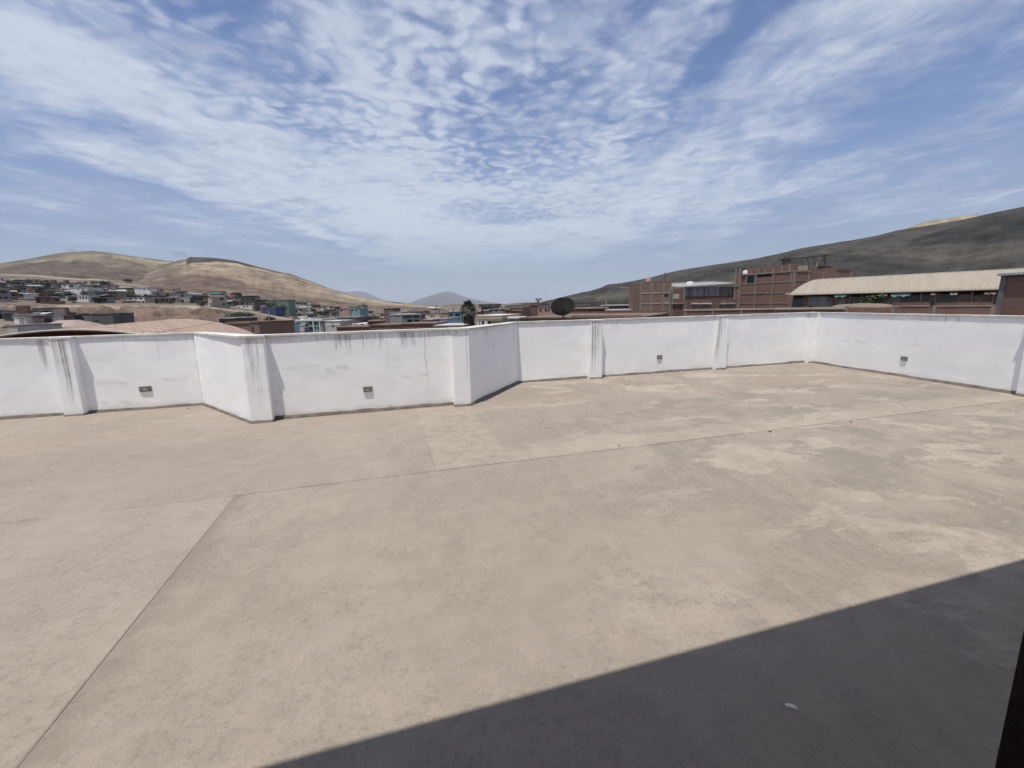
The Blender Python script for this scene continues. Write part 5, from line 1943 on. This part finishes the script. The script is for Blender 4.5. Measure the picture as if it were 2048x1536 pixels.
def trunk_mesh(seed):
    key = ('trunk', seed)
    if key not in LEAFM:
        rnd = random.Random(seed)
        bm = bmesh.new()
        tube(bm, [(0, 0, -.15), (.01, 0, .2), (.03, .02, .45)], [.035, .028, .02], 7)
        for k_ in range(5):
            a_ = k_ * 1.26 + rnd.uniform(-.3, .3)
            tube(bm, [(.02, .01, rnd.uniform(.2, .4)), (math.cos(a_) * .15, math.sin(a_) * .15, .5), (math.cos(a_) * .27, math.sin(a_) * .27, rnd.uniform(.6, .8))], [.016, .011, .005], 5)
        me = bpy.data.meshes.new('trunk')
        bm.to_mesh(me)
        bm.free()
        me.materials.append(M_TRUNK)
        LEAFM[key] = me
    return LEAFM[key]


def tree(px, ybase, r_, h, w, mat, label, name='leafy_tree', z=None):
    b = px_beta(px)
    d2 = dir_beta(b)
    x, y = d2[0] * r_, d2[1] * r_
    z = gz_xy(x, y) if z is None else z
    e = thing(name, label, 'tree' if 'tree' in name else 'bush', (x, y, z), random.uniform(0, 6.28), 'dusty trees of the town')
    s_ = random.randint(0, 3)
    for nm, me in (('trunk', trunk_mesh(s_)), ('crown', crown_mesh('c', s_, mat))):
        o = link(nm, me, None, e)
        o.scale = (w, w, h)
    return e


for (px, r_, h, w, mt_, lb) in [
        (383, 330, 7, 9, M_LEAFD, 'dark round tree beside the houses above the earth bank'), (372, 345, 5, 7, M_LEAFD, 'smaller dark tree behind the round tree above the bank'),
        (560, 285, 8, 8, M_LEAFD, 'dark tree in front of the dull green house'), (572, 292, 6, 6, M_LEAF, 'grey green tree at the corner of the dull green house'),
        (486, 240, 5, 9, M_LEAFD, 'wide dark bush hanging over the bank above the brick house'), (498, 250, 4, 7, M_LEAF, 'olive bush on the bank edge beside the wide dark bush'), (474, 236, 4, 6, M_LEAF, 'low olive scrub on the bank above the open shelter'),
        (625, 215, 7, 9, M_LEAFD, 'dark tree behind the three storey blue house'), (659, 215, 7, 6, M_LEAFD, 'slim dark tree right of the blue house'),
        (700, 225, 6, 9, M_LEAF, 'dusty bush behind the long grey shed'), (722, 215, 6, 12, M_LEAFG, 'broad fresh green bush right of the grey shed'), (738, 205, 5, 10, M_LEAFG, 'low fresh green bush beside the brown house'), (710, 235, 5, 10, M_LEAF, 'dusty olive bush above the broad green bush'),
        (455, 380, 5, 6, M_LEAFD, 'dark tree beside the pale green hut'), (470, 365, 5, 5, M_LEAF, 'thin dusty tree below the pale green hut'), (515, 320, 5, 5, M_LEAFD, 'dark tree left of the dull green house'),
        (220, 470, 6, 9, M_LEAFD, 'dark tree by the end of the pale road'), (232, 480, 6, 8, M_LEAFD, 'second dark tree by the end of the pale road'), (84, 380, 6, 9, M_LEAFD, 'dark tree among roofs on the left slope'), (40, 430, 5, 16, M_LEAFD, 'long dark hedge like tree on the left slope'),
        (8, 520, 7, 9, M_LEAFD, 'dark tree near the left end of the pale road'), (280, 590, 5, 8, M_LEAF, 'scrubby bush at the foot of the sand hill crease'), (636, 330, 4, 4, M_LEAFD, 'small dark tree at the lane corner under the sand hill'), (752, 300, 4, 14, M_LEAFD, 'dark hedge like bush on the flank under the sand hill'),
        (115, 390, 5, 7, M_LEAFD, 'dark tree right of the hedge like tree on the slope'), (300, 400, 5, 7, M_LEAF, 'dusty tree above the bright white low house'), (330, 360, 5, 7, M_LEAFD, 'dark tree right of the bright white low house'), (205, 330, 5, 8, M_LEAFD, 'dark tree right of the dark grey block house'),
        (1185, 330, 6, 9, M_LEAF, 'grey green tree at the foot of the dark hill'), (1150, 300, 5, 8, M_LEAF, 'grey green bush behind the small grey house'), (990, 250, 5, 6, M_LEAFD, 'dark tree behind the purple roof')]:
    tree(px, 0, r_, h, w, mt_, lb)
rt_ = random.Random(11)
for k_ in range(46):
    px = rt_.uniform(-20, 345) if k_ < 30 else rt_.uniform(345, 1000)
    r_ = rt_.uniform(285, 470) if k_ < 30 else rt_.uniform(230, 400)
    tree(px, 0, r_, rt_.uniform(2.5, 4.5), rt_.uniform(3.5, 7), rt_.choice([M_LEAFD, M_LEAFD, M_LEAF]), 'small dusty tree squeezed between houses above the earth bank' if k_ < 30 else 'small dusty tree among the lower town houses')
# the fresh shrub growing under the hall eave
p_ = at(1738, 609, 74)
sh_ = tree(1738, 0, 74 / math.cos(px_beta(1738)), 2.6, 4.4, M_LEAFG, 'fresh green shrub growing under the eave of the curved roof hall', 'shrub', z=float(p_[2]) - .5)
sh_['category'] = 'shrub'
mound = at(1728, 616, 70)
bm = bmesh.new()
bmesh.ops.create_icosphere(bm, subdivisions=4, radius=1)
for v in bm.verts:
    q_ = 1 + .22 * (fbm(np.array([v.co.x * 3 + 9]), np.array([v.co.y * 3 + v.co.z * 2]), 3, 5)[0] - .5)
    v.co = Vector((v.co.x * 4.4 * q_, v.co.y * 3.0 * q_, v.co.z * (.75 if v.co.z > 0 else 8) * q_))
mo = bm_obj('earth_mound', bm, simple('dry_mound', (.17, .14, .105), .97, .3, 1.5, .6, 8), None)
mo.location = (mound[0], mound[1], mound[2])
mo.rotation_euler = (0, 0, -.6)
tag(mo, 'low brown earth mound with dry grass in front of the fresh green shrub', 'mound')

# ---------------------------------------------------------------- the palm
M_FROND = simple('palm_green', (.060, .070, .045), .6, .35, 3)
M_DEAD = simple('dead_frond', (.075, .060, .050), .95, .4, 3)


def palm():
    depth = 92
    c = at(938, 640, depth)
    z0 = gz_xy(c[0], c[1])
    e = thing('fan_palm', 'tall fan palm with a thick skirt of dead grey fronds beside the cream house', 'palm tree', (c[0], c[1], z0))
    top = zat(938, 619, depth) - z0
    bm = bmesh.new()
    tube(bm, [(0, 0, -.5), (.05, 0, top * .35), (-.03, .05, top * .7), (0, 0, top)], [.42, .34, .30, .26], 12)
    bm_obj('trunk', bm, M_TRUNK, e)
    rnd = random.Random(4)

    def fan(name, base, d, ln, mat, droop, blades=15, fanr=1.15):
        """petiole and a fan of narrow blades"""
        bm = bmesh.new()
        d = d.normalized()
        side = d.cross(Vector((0, 0, 1)))
        if side.length < .1:
            side = Vector((1, 0, 0))
        side.normalize()
        up = side.cross(d).normalized()
        tip = base + d * ln
        tube(bm, [base, base + d * ln * .5 + up * .05, tip], [.035, .028, .02], 5)
        for k_ in range(blades):
            a_ = -1.25 + 2.5 * k_ / (blades - 1)
            bd = (d * math.cos(a_) + side * math.sin(a_)).normalized()
            L_ = fanr * (1.0 - .25 * abs(a_) / 1.25) * rnd.uniform(.85, 1.1)
            m1 = tip + bd * L_ * .55 + up * .06
            m2 = tip + bd * L_ + Vector((0, 0, -droop * L_))
            wv = bd.cross(up).normalized() * .085
            q = [bm.verts.new(tip + wv * .3), bm.verts.new(m1 + wv + up * .02), bm.verts.new(m2), bm.verts.new(m1 - wv + up * .02), bm.verts.new(tip - wv * .3), bm.verts.new(m1 - up * .03)]
            bm.faces.new((q[0], q[1], q[5]))
            bm.faces.new((q[1], q[2], q[5]))
            bm.faces.new((q[5], q[2], q[3]))
            bm.faces.new((q[5], q[3], q[4]))
            bm.faces.new((q[0], q[5], q[4]))
        me = bpy.data.meshes.new(name)
        bm.to_mesh(me)
        bm.free()
        return link(name, me, mat, e)
    for k_ in range(46):
        a_ = k_ * 2.399 + rnd.uniform(-.2, .2)
        el = rnd.choice([1.3, 1.0, .75, .5, .25, 0.0, -.25, -.5]) + rnd.uniform(-.12, .12)
        d = Vector((math.cos(a_) * math.cos(el), math.sin(a_) * math.cos(el), math.sin(el)))
        fan('frond', Vector((0, 0, top - .1 + .25 * math.sin(el))), d, rnd.uniform(.75, 1.05), M_FROND if el > -.3 else M_DEAD, .25 + .25 * (el < .2))
    for k_ in range(110):
        a_ = k_ * 2.399
        zz = top - .3 - 5.4 * (k_ / 110) ** .9
        d = Vector((math.cos(a_) * .75, math.sin(a_) * .75, -1.0 - .3 * rnd.random()))
        fan('dead_frond', Vector((math.cos(a_) * .25, math.sin(a_) * .25, zz)), d, rnd.uniform(.75, 1.15), M_DEAD, .25, 7, .85)


palm()

# ---------------------------------------------------------------- poles, billboards, mast lights
def utility_pole(px, ytop, r_, label, arm=True):
    d2 = dir_beta(px_beta(px))
    x, y = d2[0] * r_, d2[1] * r_
    z = gz_xy(x, y)
    zt = z_of(px, ytop, r_)
    e = thing('utility_pole', label, 'pole', (x, y, z), random.uniform(-.3, .3), 'utility poles')
    bm = bmesh.new()
    tube(bm, [(0, 0, -.3), (0, 0, zt - z)], [.17, .10], 8)
    bm_obj('pole', bm, CONCD, e)
    if arm:
        bar('crossarm', (-.8, 0, zt - z - .5), (.8, 0, zt - z - .5), .1, M_TRUNK, e)


utility_pole(547, 622, 165, 'thin grey utility pole above the blue tarps')
utility_pole(694, 617, 150, 'dark utility pole in front of the long grey shed')
utility_pole(1213, 599, 140, 'pole with lamp head in front of the dark hill')
utility_pole(461, 596, 290, 'short pole on the bank road near the brown house')
for px_, yt, r_, lb in ((102, 533, 640, 'small pole on the pale hill road, lower one'), (143, 541, 630, 'small pole on the pale hill road beside the bend'), (52, 529, 650, 'small pole on the pale hill road, upper one')):
    utility_pole(px_, yt, r_, lb, False)


def billboard(px, ybase, ytop, r_, w, label):
    d2 = dir_beta(px_beta(px))
    zb, zt = z_of(px, ybase, r_), z_of(px, ytop, r_)
    e = thing('hilltop_frame', label, 'frame', (d2[0] * r_, d2[1] * r_, zb - 1), math.atan2(d2[1], d2[0]) - math.pi / 2)
    h = zt - zb + 1
    n_ = 5
    for k_ in range(n_):
        x_ = -w / 2 + w * k_ / (n_ - 1)
        bar('post', (x_, 0, -1), (x_, 0, h), .3, CONCD, e)
    bar('rail', (-w / 2, 0, h - .2), (w / 2, 0, h - .2), .3, CONCD, e)


billboard(390, 512.5, 506.5, 782, 12, 'open letter frame standing on the crest of the sand hill')
billboard(183, 503, 500.5, 1050, 9, 'low frame standing on the crest of the brown hill')
